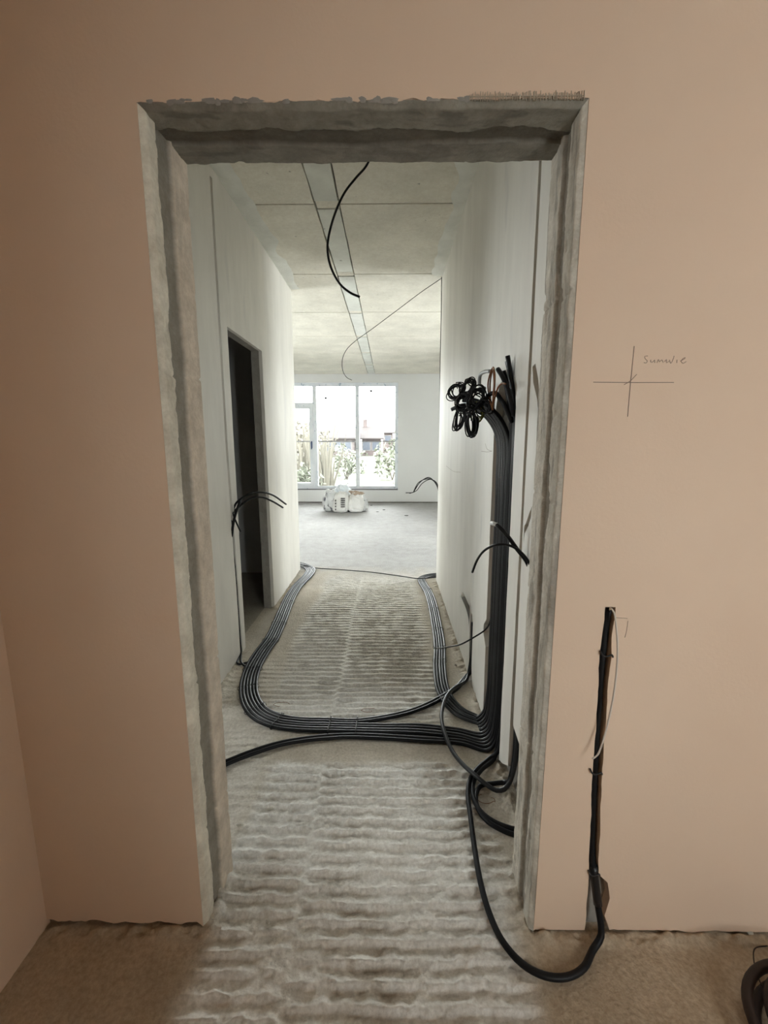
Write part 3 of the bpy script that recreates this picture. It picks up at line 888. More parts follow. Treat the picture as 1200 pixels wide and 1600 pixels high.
# --- grey cable from the small chase, arching over the floor cables to the narrow slot
d4 = [(0.512, 2.50, 0.36), (0.512, 2.495, 0.17), (0.495, 2.475, 0.060)] + [(0.462,2.395,0.035), (0.392,2.332,0.035), (0.332,2.246,0.036), (0.293,2.138,0.036), (0.274,2.039,0.036), (0.276,1.923,0.034), (0.296,1.817,0.026), (0.328,1.727,0.030), (0.371,1.653,0.036), (0.410,1.608,0.030), (0.446,1.580,0.028), (0.476,1.574,0.040), (0.500,1.588,0.060)] + [(0.520, 1.590, 0.16), (0.521, 1.600, 0.40), (0.521, 1.600, 0.9)]
o = tube('power_cable', d4, 0.0098, M['grey_sheath'], sides=10)
tag(o, 'dusty grey cable arching over the floor bundle from wall to wall slot', 'cable')

# --- thin cable across the corridor mouth
o = tube('thin_cable', [(-1.25, 4.89, 0.012), (-1.02, 4.87, 0.03)] + [(-0.870,4.812,0.012), (-0.565,4.740,0.012), (-0.197,4.646,0.012), (0.121,4.510,0.012), (0.318,4.369,0.030), (0.435,4.392,0.030)] + [(0.60, 4.50, 0.012), (1.0, 4.52, 0.008)], 0.0055, M['black'])
tag(o, 'thin black cable lying straight across the far end of the corridor', 'cable')

# --- left wall slot: two cables rising in it, their ends sticking out
lw1 = [(-0.900,2.529,0.042)] + [(-0.985, 2.62, 0.012), (-1.012, 2.755, 0.03), (-1.026, 2.760, 0.20), (-1.026, 2.755, 0.55), (-1.026, 2.735, 0.85)] + [(-1.012,2.782,1.027), (-0.985,2.783,1.065), (-0.930,2.853,1.103), (-0.880,2.946,1.105), (-0.840,3.071,1.072), (-0.800,3.315,0.968)]
lw1 = [(-0.86, 2.70, 0.012)] + lw1[1:]
o = tube('thin_cable', lw1, 0.0068, M['black'])
tag(o, 'upper of two black wires sticking out of the left wall slot', 'cable')
lw2 = [(-0.835, 2.60, 0.012), (-0.90, 2.58, 0.012), (-0.965, 2.63, 0.012), (-1.010, 2.748, 0.03), (-1.024, 2.775, 0.20), (-1.024, 2.768, 0.55), (-1.024, 2.745, 0.85)] + [(-1.012,2.777,0.994), (-0.975,2.798,1.034), (-0.930,2.875,1.070), (-0.880,2.970,1.067), (-0.840,3.064,1.027), (-0.800,3.211,0.958)]
o = tube('thin_cable', lw2, 0.0068, M['black'])
tag(o, 'lower of two black wires sticking out of the left wall slot', 'cable')
o = tube('thin_cable', [(-1.013,2.757,0.998), (-0.995,2.725,0.969), (-0.975,2.719,0.920), (-0.965,2.743,0.869)], 0.0055, M['black'])
tag(o, 'short black wire end hanging down from the left wall slot', 'cable')
o = tube('thin_cable', [(-1.015,2.715,0.845), (-0.995,2.710,0.943), (-0.985,2.751,1.011), (-0.975,2.790,1.064)], 0.0085, M['black'])
tag(o, 'stubby black cable end pointing up from the left wall slot', 'cable')

# --- ends sticking out of the right wall
o = tube('thin_cable', [(0.515,1.521,0.982), (0.495,1.516,1.024), (0.460,1.514,1.067), (0.430,1.520,1.108), (0.400,1.507,1.141), (0.385,1.522,1.155)], 0.0075, M['black'])
tag(o, 'thick black cable end with a white tip below the wire tangle', 'cable')
tube('tip', [(0.385,1.522,1.155), (0.375,1.557,1.154)], 0.0078, M['whitetip'], o)
o = tube('thin_cable', [(0.515,1.521,0.982), (0.497,1.494,1.026), (0.460,1.484,1.068), (0.420,1.480,1.090), (0.380,1.473,1.094), (0.355,1.536,1.062), (0.345,1.636,0.995), (0.340,1.702,0.923)], 0.0046, M['black'])
tag(o, 'thin black cable end drooping from the right wall slot', 'cable')
o = tube('thin_cable', [(0.520,2.082,0.585), (0.518,2.118,0.514), (0.505,2.156,0.465), (0.440,2.112,0.446), (0.390,2.160,0.387), (0.345,2.360,0.268), (0.310,2.740,0.068)], 0.0042, M['black'])
tag(o, 'thin black wire sticking out low from the main wall chase', 'cable')
o = tube('conduit_stub', [(0.512,2.554,0.046), (0.512,2.561,0.216), (0.508,2.553,0.355), (0.490,2.554,0.430), (0.475,2.589,0.467), (0.470,2.633,0.480)], 0.0125, M['grey_pvc'], sides=12)
tag(o, 'grey conduit stub with a pale end bending out of the small chase', 'conduit')
tube('tip', [(0.470,2.608,0.477), (0.465,2.641,0.492)], 0.0132, M['whitetip'], o, sides=12)

# --- corner of the far room
o = tube('thin_cable', [(0.494,4.400,2.986), (0.497,4.400,2.718), (0.497,4.400,2.249), (0.502,4.400,1.700), (0.506,4.400,1.193), (0.509,4.400,0.733), (0.513,4.400,0.188), (0.510,4.400,0.013)], 0.0038, M['black'])
tag(o, 'thin dark cable running down the corner where the right wall ends', 'cable')
o = tube('thin_cable', [(0.495, 4.40, 2.984)] + [(0.488,4.450,2.987), (0.321,4.500,2.894), (0.075,4.600,2.747), (-0.187,4.700,2.590), (-0.357,4.750,2.488), (-0.455,4.780,2.405), (-0.500,4.800,2.311), (-0.495,4.800,2.193), (-0.454,4.800,2.127), (-0.400,4.800,2.100)], 0.0030, M['black'])
tag(o, 'thin wire slanting down from the ceiling corner on the right', 'cable')
o = tube('thin_cable', [(-0.05, 2.45, 3.0)] + [(-0.128,2.700,2.978), (-0.187,2.660,2.892), (-0.249,2.620,2.795), (-0.299,2.580,2.670), (-0.332,2.550,2.539), (-0.333,2.520,2.453), (-0.312,2.500,2.366), (-0.262,2.480,2.279), (-0.207,2.470,2.234), (-0.159,2.460,2.211)], 0.0062, M['black'])
tag(o, 'black cable hanging in a loop from the ceiling', 'cable')
far_w = [[(0.514,4.420,0.930), (0.500,4.420,0.996), (0.457,4.400,1.050), (0.388,4.360,1.086), (0.322,4.330,1.056), (0.269,4.300,0.995), (0.244,4.300,0.950), (0.167,4.300,0.943)],
         [(0.514,4.420,0.943), (0.493,4.420,1.016), (0.446,4.420,1.062), (0.369,4.440,1.066), (0.304,4.450,1.032), (0.266,4.460,0.965), (0.253,4.460,0.932)],
         [(0.513,4.420,0.956), (0.486,4.420,1.035), (0.416,4.380,1.071), (0.337,4.360,1.034), (0.273,4.350,0.957), (0.208,4.350,0.931)],
         [(0.514,4.420,0.917), (0.486,4.420,1.009), (0.401,4.360,1.093), (0.315,4.330,1.050), (0.259,4.330,0.966)]]
wl_ = ['longest wire', 'wire with the rounded middle arch', 'wire ending farthest out', 'highest arching wire']
for k, P in enumerate(far_w):
    o = tube('thin_cable', P, 0.0038, M['black'], step=0.01)
    tag(o, wl_[k] + ' of the drooping black bunch at the far right corner', 'cable', 'wire bunch at the far corner')

# --- wire hanging beside the doorway
o = tube('white_wire', [(0.579,1.085,1.012), (0.576,1.072,1.021), (0.581,1.066,1.013), (0.587,1.060,0.975), (0.593,1.056,0.924), (0.594,1.052,0.855), (0.591,1.050,0.793), (0.585,1.048,0.739), (0.576,1.046,0.684), (0.568,1.044,0.648), (0.558,1.042,0.621), (0.544,1.040,0.611)], 0.0023, M['white_wire'], step=0.008)
tag(o, 'thin pale wire drooping in front of the chase beside the doorway', 'wire')

# --- hose coil at the lower right corner of the picture
e = empty('hose_coil', (1.075, 0.80, 0.0))
tag(e, 'dark brown coiled hose on the floor at the lower right', 'hose')
for k in range(4):
    R = (0.165, 0.125, 0.185, 0.145)[k]
    pts = [(R * math.cos(a) * 1.05, R * math.sin(a) * 0.95, 0.014 + 0.018 * k + 0.006 * math.sin(2 * a + k)) for a in np.linspace(0, 2 * math.pi, 49)[:-1]]
    tube('hose_turn', pts, 0.0125, M['hose'], e, closed=True, raw=True, sides=10)
o = tube('thin_wire', [(1.100,1.048,0.004), (1.055,1.037,0.010), (1.024,1.005,0.015), (0.998,0.958,0.020), (0.980,0.920,0.040)], 0.0016, M['hose'], step=0.01)
tag(o, 'thin brown wire curling on the floor beside the coiled hose', 'wire')


# ------------------------------------------------------------------ cable ties
def tie(center, dirv, half, label, z0=0.001, h=0.024, vertical=False):
    """flat nylon strap closed round a row of cables; dirv points across the row"""
    c = np.array(center, float)
    d = np.array([dirv[0], dirv[1], 0.0])
    d /= np.linalg.norm(d)
    t = np.array([-d[1], d[0], 0])
    prof = []
    n = 5
    hh = h / 2
    for sgn in (1, -1):
        for k in range(n + 1):
            a = -H + math.pi * k / n if sgn > 0 else H + math.pi * k / n
            prof.append((sgn * (half - hh) + hh * math.cos(a), hh + hh * math.sin(a)))
    v, f = [], []
    wv, th = 0.0022, 0.0016
    m = len(prof)
    for (a, z) in prof:
        s = math.hypot(a - math.copysign(max(half - hh, 0), a), z - hh)
        for (dw, k) in ((-wv, 0), (wv, 0), (wv, 1), (-wv, 1)):
            aa = a * (1 + k * th / half)
            zz = hh + (z - hh) * (1 + k * th / hh) + z0
            v.append(tuple(c + d * aa + t * dw + np.array([0, 0, zz])))
    for i in range(m):
        j = (i + 1) % m
        for k in range(4):
            f.append((i * 4 + k, i * 4 + (k + 1) % 4, j * 4 + (k + 1) % 4, j * 4 + k))
    o = mesh_obj('cable_tie', v, f, M['tie'], recalc=True)
    tag(o, label, 'cable tie', 'black cable ties on the floor cables')
    top = c + np.array([0, 0, z0 + h + 0.001])
    hd = top + d * half * 0.55
    mb = MB().box(hd[0] - 0.003, hd[0] + 0.003, hd[1] - 0.003, hd[1] + 0.003, hd[2] - 0.002, hd[2] + 0.004)
    mb.build('tie_head', M['tie'], o)
    tl = np.array([hd, hd + d * 0.012 + np.array([0, 0, 0.005]), hd + d * 0.022 + t * 0.008 + np.array([0, 0, 0.003])])
    tube('tie_tail', tl, 0.0013, M['tie'], o, sides=5, step=0.01)
    return o


def near_row(P, L, target):
    P = np.asarray(P)
    i = int(np.argmin(np.linalg.norm(P[:, :2] - np.array(target)[:2], axis=1)))
    return P[i], L[i]

dense = catmull([tuple(p) + tuple(l) for p, l in zip(loop, Lloop)], 0.01)
lt = [(-0.916,4.243,0.011), (-0.920,3.724,0.012), (-0.879,3.263,0.012), (-0.868,2.959,0.012), (-0.864,2.554,0.012), (-0.831,2.350,0.012), (-0.722,2.140,0.012), (-0.580,2.038,0.012), (-0.306,2.010,0.012), (-0.168,2.007,0.012)]
names_l = ['nearest the far corner', 'second from the far corner', 'third from the far corner', 'fourth from the far corner', 'fifth from the far corner', 'sixth from the far corner', 'at the outer bend', 'just past the outer bend', 'on the crossing, left one', 'on the crossing, right one']
for p, nm in zip(lt, names_l):
    c, l = near_row(dense[:, :3], dense[:, 3:5], p)
    tie((c[0], c[1], 0), l, 0.061, 'black tie on the left cable loop, ' + nm)
dense = catmull([tuple(p) + tuple(l) for p, l in zip(r_fl, Lr)], 0.01)
rt = [(0.373,4.065,0.012), (0.392,3.573,0.012), (0.380,3.170,0.012), (0.360,2.863,0.012), (0.343,2.682,0.012)]
names_r = ['nearest the far corner', 'second from the far corner', 'middle one of five', 'second from the near bend', 'nearest the near bend']
for p, nm in zip(rt, names_r):
    c, l = near_row(dense[:, :3], dense[:, 3:5], p)
    tie((c[0], c[1], 0), l, 0.047, 'black tie on the right cable run, ' + nm)

# wire twists that hold the duct in the chase beside the doorway
for k, (z, nm) in enumerate(((0.895, 'upper'), (0.545, 'middle'), (0.215, 'lower'))):
    xc = 0.577 + (0.0 if k < 2 else 0.020)
    o = tube('wire_hook', [(xc - 0.017, 1.078, z + 0.006), (xc - 0.012, 1.070, z - 0.004), (xc + 0.002, 1.074, z - 0.008), (xc + 0.014, 1.074, z - 0.004), (xc + 0.018, 1.077, z - 0.012)], 0.0022, M['tie'], step=0.006)
    tag(o, '%s black wire hook holding the cable in the chase beside the doorway' % nm, 'hook')


# ------------------------------------------------------------------ tangle of wire coils at the top of the chase
def coil(c, n, rx, ry, turns, r, mat, label, seed, roll=0.0, tie_at=None):
    """a hank of thin wire wound in uneven turns round a centre"""
    rg = np.random.default_rng(seed)
    n = Vector(n).normalized()
    u = n.orthogonal().normalized()
    up = Vector((0, 0, 1))
    u = (up - n * up.dot(n)).normalized()
    w_ = n.cross(u)
    q = Matrix.Rotation(roll, 3, n)
    u, w_ = q @ u, q @ w_
    pts = []
    steps = 22
    for t in range(turns):
        a1, a2 = rg.uniform(0.55, 1.12), rg.uniform(0.55, 1.15)
        off = rg.uniform(-1, 1, 3) * 0.010
        for s in range(steps):
            a = 2 * math.pi * s / steps
            pts.append(tuple(Vector(c) + u * (ry * a1 * math.cos(a) + off[0]) + w_ * (rx * a2 * math.sin(a) + off[1]) + n * (off[2] + 0.006 * math.sin(a * 2 + t))))
    pts = np.array(pts)
    k = np.array([0.2, 0.3, 0.3, 0.2])
    for ax in range(3):
        pts[2:-1, ax] = np.convolve(pts[:, ax], [0.25, 0.25, 0.25, 0.25], 'valid')
    tail = Vector(pts[-1])
    o = tube('wire_coil', np.vstack([pts, [tuple(tail + u * -0.012 + w_ * 0.004)], [tuple(tail + u * -0.03 + w_ * 0.006)]]), r, mat, raw=True, sides=6)
    tag(o, label, 'wire')
    b = Vector(c) + u * (ry * 0.75)
    ring = [tuple(b + w_ * (rx * 0.75 * math.cos(a)) + n * (0.011 * math.sin(a)) + u * (-0.002)) for a in np.linspace(0, 2 * math.pi, 13)[:-1]]
    tube('tape_band', ring, 0.0022, M['tie'], o, closed=True, raw=True, sides=5)
    return o

hk = [
    ([(0.330,2.197,1.694)][0], (-0.45, -0.85, 0.1), 0.047, 0.036, 9, 0.0027, M['black'], 'round hank of black wire at the upper left of the tangle', 1, 0.5),
    ([(0.360,2.048,1.691)][0], (-0.3, -0.9, 0.25), 0.050, 0.028, 10, 0.0028, M['black'], 'flat hank of black wire at the top of the tangle', 2, 1.1),
    ([(0.340,2.023,1.626)][0], (-0.6, -0.7, 0.3), 0.044, 0.048, 11, 0.0028, M['black'], 'dense hank of black wire in the middle of the tangle', 3, 0.8),
    ([(0.330,2.093,1.553)][0], (-0.6, -0.7, 0.0), 0.022, 0.055, 9, 0.0028, M['black'], 'narrow hank of black wire hanging at the lower left of the tangle', 4, -0.25),
    ([(0.350,1.887,1.524)][0], (-0.5, -0.8, 0.0), 0.026, 0.060, 9, 0.0028, M['black'], 'oval hank of black wire hanging lowest in the tangle', 5, 0.08),
    ([(0.380,1.897,1.578)][0], (-0.5, -0.8, 0.1), 0.030, 0.044, 6, 0.0024, M['ygwire'], 'loose hank of yellow-green wire inside the black tangle', 6, 0.3),
    ([(0.370,1.883,1.630)][0], (-0.3, -0.9, 0.1), 0.050, 0.036, 11, 0.0028, M['black'], 'tight hank of black wire beside the cable ends in the tangle', 7, 1.2),
    ([(0.400,1.866,1.597)][0], (-0.5, -0.8, -0.1), 0.030, 0.040, 8, 0.0028, M['black'], 'small hank of black wire against the cable ends', 8, 0.6),
]
for q in hk:
    coil(*q)
bw = empty('brown_wire_loop', [(0.420,1.811,1.577)][0])
tag(bw, 'brown wire loop sticking up from the tangle', 'wire')
for k, P in enumerate(([(0.420,1.800,1.576), (0.420,1.878,1.635), (0.420,1.906,1.690), (0.420,1.871,1.729), (0.420,1.823,1.745), (0.420,1.792,1.717), (0.420,1.785,1.675), (0.420,1.798,1.626), (0.420,1.811,1.577)], [(0.430,1.854,1.580), (0.430,1.900,1.642), (0.430,1.910,1.701), (0.430,1.871,1.742), (0.430,1.840,1.692), (0.430,1.847,1.637), (0.430,1.855,1.586)], [(0.430,1.866,1.581), (0.430,1.817,1.623), (0.430,1.771,1.658), (0.430,1.704,1.667), (0.430,1.657,1.658)])):
    b0 = np.array(bw.location)
    tube('strand', np.array(P) - b0, 0.0034, M['brownwire'], bw, step=0.008, sides=6)
o = tube('grey_conduit_end', [(0.430,2.020,1.685), (0.430,2.137,1.717), (0.430,2.129,1.754), (0.430,2.032,1.759), (0.430,1.917,1.744)], 0.0085, M['grey_pvc'], step=0.008, sides=10)
tag(o, 'short grey conduit end bent over behind the brown wire', 'conduit')
o = tube('cable_stub', [(0.500,1.777,1.550), (0.485,1.768,1.599), (0.465,1.770,1.663), (0.455,1.797,1.701), (0.445,1.845,1.741)], 0.0098, M['black'], sides=10)
tag(o, 'stiff black cable stub pointing up at the top of the chase', 'cable')
o = tube('cable_stub', [(0.470,2.001,1.585), (0.470,2.005,1.641)], 0.0055, M['grey_pvc'], sides=8)
tag(o, 'short pale grey cable stub in the middle of the tangle', 'cable')
o = tube('cable_stub', [(0.500,1.800,1.525), (0.470,1.795,1.586), (0.450,1.814,1.623), (0.440,1.852,1.647), (0.420,1.880,1.643), (0.410,1.916,1.617)], 0.0095, M['black'], sides=10)
tag(o, 'black cable bent over in an arch at the top of the chase', 'cable')


# ------------------------------------------------------------------ rubbish sacks under the window
def sack(name, loc, size, mat, label, seed, lean=(0, 0), rz=0.0, power=0.5, wrinkle=0.17, tuck=0.5):
    """stuffed sack: squarish, slumped, with folds gathered towards the mouth"""
    nu, nv = 64, 34
    sx, sy, sz = size
    v, f = [], []
    sp = lambda a, p: math.copysign(abs(a) ** p, a)
    for j in range(nv + 1):
        b = -H + math.pi * j / nv
        for i in range(nu):
            a = 2 * math.pi * i / nu
            x, y, z = sp(math.cos(b), power) * sp(math.cos(a), power), sp(math.cos(b), power) * sp(math.sin(a), power), sp(math.sin(b), power)
            t = (z + 1) / 2
            k = 1.0 - tuck * max(0, t - 0.55) / 0.45 * 0.55 + 0.10 * (1 - t)
            px, py, pz = math.cos(b) * math.cos(a), math.cos(b) * math.sin(a), math.sin(b)
            rdg = 1 - 2 * abs(float(fbm(px * 2.4 + pz * 1.7 + seed * 3.7, py * 2.4 - pz * 1.3 + seed, 3)))
            rd2 = 1 - 2 * abs(float(fbm(px * 4.6 - pz * 2.7 + seed * 1.7, py * 4.6 + pz * 3.1 + seed * 5, 2)))
            d = 1 + wrinkle * (1.3 * (rdg - 0.45) + 0.6 * (rd2 - 0.45))
            v.append((x * k * d * sx / 2 + lean[0] * t, y * k * d * sy / 2 + lean[1] * t, max(0.0, (t * sz) * (1 + 0.5 * (d - 1)))))
    for j in range(nv):
        for i in range(nu):
            f.append((j * nu + i, j * nu + (i + 1) % nu, (j + 1) * nu + (i + 1) % nu, (j + 1) * nu + i))
    e = empty(name, loc, rz)
    tag(e, label, 'sack', 'rubbish sacks under the window')
    mesh_obj('bag_body', v, f, mat, e, smooth=True)
    return e, (sx, sy, sz), lean


def folded_mouth(e, top, w, h, mat, seed):
    """crumpled open mouth standing up on a sack"""
    rg = np.random.default_rng(seed)
    n, m = 22, 5
    v, f = [], []
    for j in range(m):
        t = j / (m - 1)
        for i in range(n):
            a = 2 * math.pi * i / n
            r = w * (0.35 + 0.65 * t) * (1 + 0.30 * float(vnoise(i * 1.3 + seed, j * 0.7)))
            v.append((top[0] + r * math.cos(a), top[1] + r * 0.7 * math.sin(a), top[2] + h * t * (1 + 0.5 * float(vnoise(i * 0.9 + seed * 5, 3.3)))))
    for j in range(m - 1):
        for i in range(n):
            f.append((j * n + i, j * n + (i + 1) % n, (j + 1) * n + (i + 1) % n, (j + 1) * n + i))
    return mesh_obj('bag_mouth', v, f, mat, e, smooth=True)


def print_lines(e, y, x0, x1, z0, z1, n, seed, mat):
    """dark printed block and lines on the front of a sack"""
    rg = random.Random(seed)
    mb = MB()
    for k in range(n):
        z = z0 + (z1 - z0) * k / n
        a = x0
        while a < x1:
            wd = rg.uniform(0.012, 0.03)
            mb.box(a, min(a + wd, x1), y - 0.004, y + 0.05, z, z + (z1 - z0) / n * 0.55)
            a += wd + 0.009
    return mb.build('printed_lines', mat, e)

e, s, l = sack('rubbish_sack', (-1.20, 9.02, 0.0), (0.36, 0.34, 0.42), M['sack'], 'grey and white printed sack at the left of the pile', 1, (-0.01, 0.03), 0.2)
folded_mouth(e, (-0.01, 0.03, 0.38), 0.10, 0.07, M['sack_plain'], 3)
e, s, l = sack('rubbish_sack', (-1.00, 8.87, 0.0), (0.30, 0.24, 0.40), M['sack_plain'], 'tall white sack with dark printed lines in the pile centre', 2, (0.02, 0.07), -0.05)
print_lines(e, -0.125, 0.02, 0.10, 0.12, 0.33, 5, 3, M['sack_dark'])
print_lines(e, -0.128, -0.10, -0.08, 0.06, 0.30, 4, 6, M['sack_dark'])
e, s, l = sack('rubbish_sack', (-0.86, 8.99, 0.0), (0.16, 0.22, 0.30), M['sack_dark'], 'dark filler standing for the shade in the gap between the white sacks', 3, (0, 0.03))  # dark body painted as the shade in the gap between sacks
e, s, l = sack('rubbish_sack', (-0.70, 8.92, 0.0), (0.30, 0.28, 0.38), M['sack_plain'], 'plain white sack with torn brown paper at the pile right', 4, (0.02, 0.05), 0.15)
folded_mouth(e, (0.03, 0.04, 0.32), 0.15, 0.10, M['card'], 8)['label'] = 'torn brown paper mouth'
e, s, l = sack('rubbish_sack', (-0.575, 9.08, 0.0), (0.20, 0.26, 0.30), M['sack'], 'small crumpled printed sack at the far right of the pile', 5, (0.0, 0.04), 0.5)
e, s, l = sack('plastic_film', (-1.00, 9.13, 0.30), (0.36, 0.26, 0.22), M['film'], 'crumpled clear plastic film on top of the sacks', 6, (0, 0), 0.3, 0.8, 0.34, 0.8)
e['category'] = 'film'
folded_mouth(e, (0.02, 0.0, 0.15), 0.11, 0.10, M['film'], 11)


# ------------------------------------------------------------------ plaster crumbs and chips on the floor
def lump(name, loc, size, mat, label, cat, group, seed):
    rg = random.Random(seed)
    bm = bmesh.new()
    bmesh.ops.create_icosphere(bm, subdivisions=1, radius=1)
    for vv in bm.verts:
        k = rg.uniform(0.65, 1.15)
        vv.co = Vector((vv.co.x * k * size[0], vv.co.y * k * size[1], (vv.co.z * k + 0.6) * size[2]))
    me = bpy.data.meshes.new(name)
    bm.to_mesh(me)
    bm.free()
    me.materials.append(mat)
    o = bpy.data.objects.new(name, me)
    o.location = loc
    COL.objects.link(o)
    return tag(o, label, cat, group)

spots = [(-0.572,1.430,0.000), (-0.366,1.095,0.000), (-0.513,1.075,0.000), (0.543,2.680,0.000), (0.507,2.794,0.000), (0.516,2.469,0.000), (0.543,3.787,0.000), (0.439,2.638,0.000), (-1.054,3.498,0.000), (-1.014,3.614,0.000), (-1.020,2.861,0.000), (-0.238,8.901,0.000), (-0.107,9.159,0.000), (0.345,8.434,0.000), (-0.409,9.815,0.000), (-1.009,4.276,0.000), (0.426,1.203,0.000), (0.417,1.245,0.000), (0.430,1.135,0.000), (0.866,1.074,0.000), (1.076,1.084,0.000)]
where = ['near the left jamb, by the ridges', 'in the middle of the ridged threshold', 'at the foot of the left jamb', 'at the foot of the right wall, by the stub', 'at the foot of the right wall, beyond the stub', 'at the foot of the right wall, under the grey cable', 'at the far end of the right wall', 'between the right cables and the wall', 'at the dark doorway, nearer one', 'at the dark doorway, farther one', 'at the foot of the left wall slot', 'beside the sacks in the far room', 'right of the sacks in the far room', 'on the far room floor at the right', 'just right of the sack pile', 'at the far left corner of the corridor', 'at the foot of the right jamb, middle one', 'at the foot of the right jamb, farther one', 'at the foot of the right jamb, nearer one', 'by the wall foot right of the doorway', 'by the wall foot at the right edge']
for i, (p, wh) in enumerate(zip(spots, where)):
    far = p[1] > 7
    s = 0.009 if not far else 0.035
    k = 0.7 + 0.6 * random.random()
    lump('plaster_crumb', p, (s * k * 1.3, s * k, s * k * (0.8 if not far else 0.3)), M['crumb'] if not far else M['sack_dark'], ('pale plaster crumb ' if not far else 'small dark scrap ') + wh, 'debris', 'crumbs on the floor', i + 3)

# twists of cut tie wire lying inside the loop
for i, (p, wh) in enumerate(zip([(-0.607,2.184,0.006), (-0.108,2.133,0.006), (0.409,1.552,0.006)], ('inside the left bend', 'by the cable crossing', 'under the cables by the right jamb'))):
    rg = np.random.default_rng(i + 5)
    ang = np.linspace(0, 5.2, 9) + i
    rad = np.linspace(0.045, 0.012, 9)
    pp = [(p[0] + r * 1.3 * math.cos(t), p[1] + r * 0.6 * math.sin(t) , 0.006 + 0.010 * rg.random()) for t, r in zip(ang, rad)]
    o = tube('wire_twist', pp, 0.0011, M['brownwire'], step=0.006, sides=5)
    tag(o, 'rusty twist of tie wire on the floor ' + wh, 'wire')

# ------------------------------------------------------------------ garden beyond the window
X, Y = np.meshgrid(np.linspace(-45, 45, 91), np.linspace(YW + 0.62, 90, 80))
Z = -0.30 + 0.10 * fbm(X * 0.4, Y * 0.4, 3) * smooth(11.5, 14, Y)
v = np.stack([X, Y, Z], -1).reshape(-1, 3)
f = []
for j in range(79):
    for i in range(90):
        a = j * 91 + i
        f.append((a, a + 1, a + 92, a + 91))
tag(mesh_obj('garden_lawn', v, f, M['grass'], smooth=True), 'bright overgrown lawn outside the window', 'lawn', kind='structure')
tag(MB().box(-6, 5, YW + 0.32, YW + 2.2, -0.4, -0.05).build('terrace_slab', M['terrace']), 'grey terrace slab outside the window', 'terrace', kind='structure')
e = empty('guard_rail', (0, YW + 2.0, -0.05))
tag(e, 'thin grey rail crossing outside the window at eye height', 'rail')
MB().box(-5, 4, -0.016, 0.016, 1.490, 1.525).build('top_rail', M['railm'], e)
for x in (-4.9, -2.05, 1.1, 3.9):
    MB().box(x - 0.02, x + 0.02, -0.02, 0.02, 0, 1.49).build('rail_post', M['railm'], e)


def shrub(name, loc, rx, rz, n, mat, label, seed, leaf=0.10, upright=False):
    rg = np.random.default_rng(seed)
    e = empty(name, loc)
    tag(e, label, 'plant', 'plants in the garden')
    v, f = [], []
    for k in range(n):
        if upright:
            a = rg.uniform(0, 6.283)
            r = rx * math.sqrt(rg.random())
            p0 = np.array([r * math.cos(a), r * math.sin(a), 0])
            L = rz * rg.uniform(0.5, 1.0)
            d = np.array([rg.normal(0, 0.10), rg.normal(0, 0.10), 1.0])
            w_ = np.array([leaf * 0.18, leaf * 0.1, 0])
            q = [p0 - w_, p0 + w_, p0 + d * L * 0.6 + w_ * 0.8, p0 + d * L + np.array([rg.normal(0, 0.1), 0, 0]), p0 + d * L * 0.6 - w_ * 0.8]
            m = len(v)
            v += [tuple(x) for x in q]
            f.append((m, m + 1, m + 2, m + 3, m + 4))
        else:
            d = rg.normal(size=3)
            d /= np.linalg.norm(d)
            r = rg.random() ** 0.4 * (1 + 0.25 * math.sin(d[0] * 5 + seed))
            c = np.array([d[0] * rx * r, d[1] * rx * r, rz * 0.55 + d[2] * rz * 0.5 * r])
            a, b = rg.normal(size=3), rg.normal(size=3)
            a = a / np.linalg.norm(a) * leaf
            b = b / np.linalg.norm(b) * leaf * 0.6
            m = len(v)
            v += [tuple(c - a), tuple(c + b), tuple(c + a), tuple(c - b)]
            f.append((m, m + 1, m + 2, m + 3))
    mesh_obj('foliage', v, f, mat, e)['kind'] = 'stuff'
    if not upright:
        st = MB()
        for k in range(4):
            a = k * 1.6 + seed
            vv, ff = tube_geo(catmull([(0, 0, 0), (0.2 * rx * math.cos(a), 0.2 * rx * math.sin(a), rz * 0.3), (0.5 * rx * math.cos(a), 0.5 * rx * math.sin(a), rz * 0.7)], 0.1), 0.02, 5)
            st.add(vv, ff)
        st.build('stem', M['bark'], e)

gd = -0.30
shrub('reed_clump', (-2.9, 15.0, gd), 1.0, 2.6, 90, M['leaf_dry'], 'tall dry reed clump outside behind the balcony door', 1, 0.20, True)
shrub('bush', (-2.55, 13.3, gd), 0.5, 1.0, 500, M['leaf'], 'leafy bush at the foot of the dry reeds', 2, 0.08)
shrub('bush', (-1.95, 20.0, gd), 0.85, 1.5, 420, M['leaf'], 'round green bush seen through the middle pane', 3, 0.11)
shrub('bush', (0.15, 20.0, gd), 1.0, 1.6, 480, M['leaf'], 'broad green bush seen through the right pane', 4, 0.11)
shrub('bush', (0.55, 15.0, gd), 0.4, 0.8, 220, M['leaf'], 'small bush at the right edge of the window', 5, 0.07)
shrub('grass_tuft', (-1.4, 13.2, gd), 0.5, 0.42, 160, M['leaf'], 'tuft of long grass below the middle pane', 6, 0.10, True)
shrub('grass_tuft', (-0.2, 13.5, gd), 0.5, 0.40, 160, M['leaf'], 'tuft of long grass below the right pane', 7, 0.10, True)
shrub('bush', (0.75, 34.0, gd), 0.9, 2.4, 700, M['leaf'], 'far dark bush beside the red tower', 8, 0.18)
shrub('bush', (-5.6, 30.0, gd), 1.8, 2.8, 900, M['leaf_dry'], 'brownish thicket seen through the balcony door', 9, 0.16)


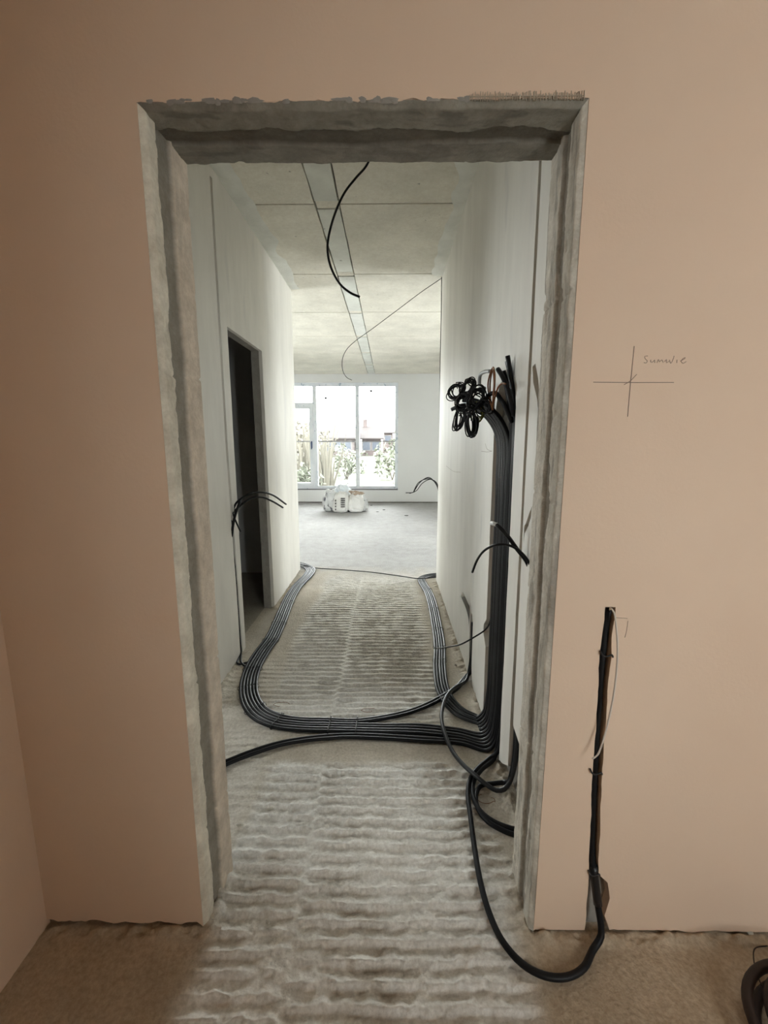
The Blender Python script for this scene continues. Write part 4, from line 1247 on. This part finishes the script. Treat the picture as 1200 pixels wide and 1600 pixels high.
def house(name, loc, w_, d, h, rh, wall, roof, label, nwin, chim=None):
    e = empty(name, loc)
    tag(e, label, 'house', 'houses beyond the garden')
    MB().box(-w_ / 2, w_ / 2, 0, d, 0, h).build('wall', wall, e)
    o = 0.4
    v = [(-w_ / 2 - o, -o, h - 0.1), (w_ / 2 + o, -o, h - 0.1), (w_ / 2 + o, d + o, h - 0.1), (-w_ / 2 - o, d + o, h - 0.1), (-w_ / 2 - o, d / 2, h + rh), (w_ / 2 + o, d / 2, h + rh),
         (-w_ / 2 - o, -o, h - 0.25), (w_ / 2 + o, -o, h - 0.25), (w_ / 2 + o, d + o, h - 0.25), (-w_ / 2 - o, d + o, h - 0.25)]
    f = [(0, 1, 5, 4), (2, 3, 4, 5), (0, 4, 3), (1, 2, 5), (6, 7, 1, 0), (7, 8, 2, 1), (8, 9, 3, 2), (9, 6, 0, 3), (9, 8, 7, 6)]
    r = mesh_obj('roof', v, f, roof, e)
    for k in range(nwin):
        x = -w_ / 2 + w_ * (k + 0.5) / nwin
        wn_ = MB().box(x - 0.55, x + 0.55, -0.06, 0.02, h - 1.7, h - 0.5).build('window', M['render'], e)
        MB().box(x - 0.45, x + 0.45, -0.09, -0.05, h - 1.6, h - 0.6).build('pane', M['dkglass'], wn_)
    if chim is not None:
        MB().box(chim - 0.3, chim + 0.3, d / 2 - 0.3, d / 2 + 0.3, h + rh - 0.7, h + rh + 0.9).build('chimney', M['brick'], r)

house('brick_house', (-6.2, 52, gd), 3.6, 6, 2.3, 1.5, M['brick'], M['rooftile'], 'low red brick house behind the middle pane', 3)
house('brick_house', (-2.3, 56, gd), 2.4, 6, 2.3, 1.5, M['brick'], M['rooftile'], 'low red brick house with a chimney behind the right pane', 2, -0.9)
house('brick_house', (-13.2, 50, gd), 6.5, 7, 2.6, 1.6, M['render'], M['rooftile'], 'pale house with red roof behind the balcony door', 3)
house('tower_house', (-0.2, 70, gd), 1.6, 2.5, 3.3, 0.4, M['brick'], M['rooftile'], 'narrow red tower at the right of the window', 1)
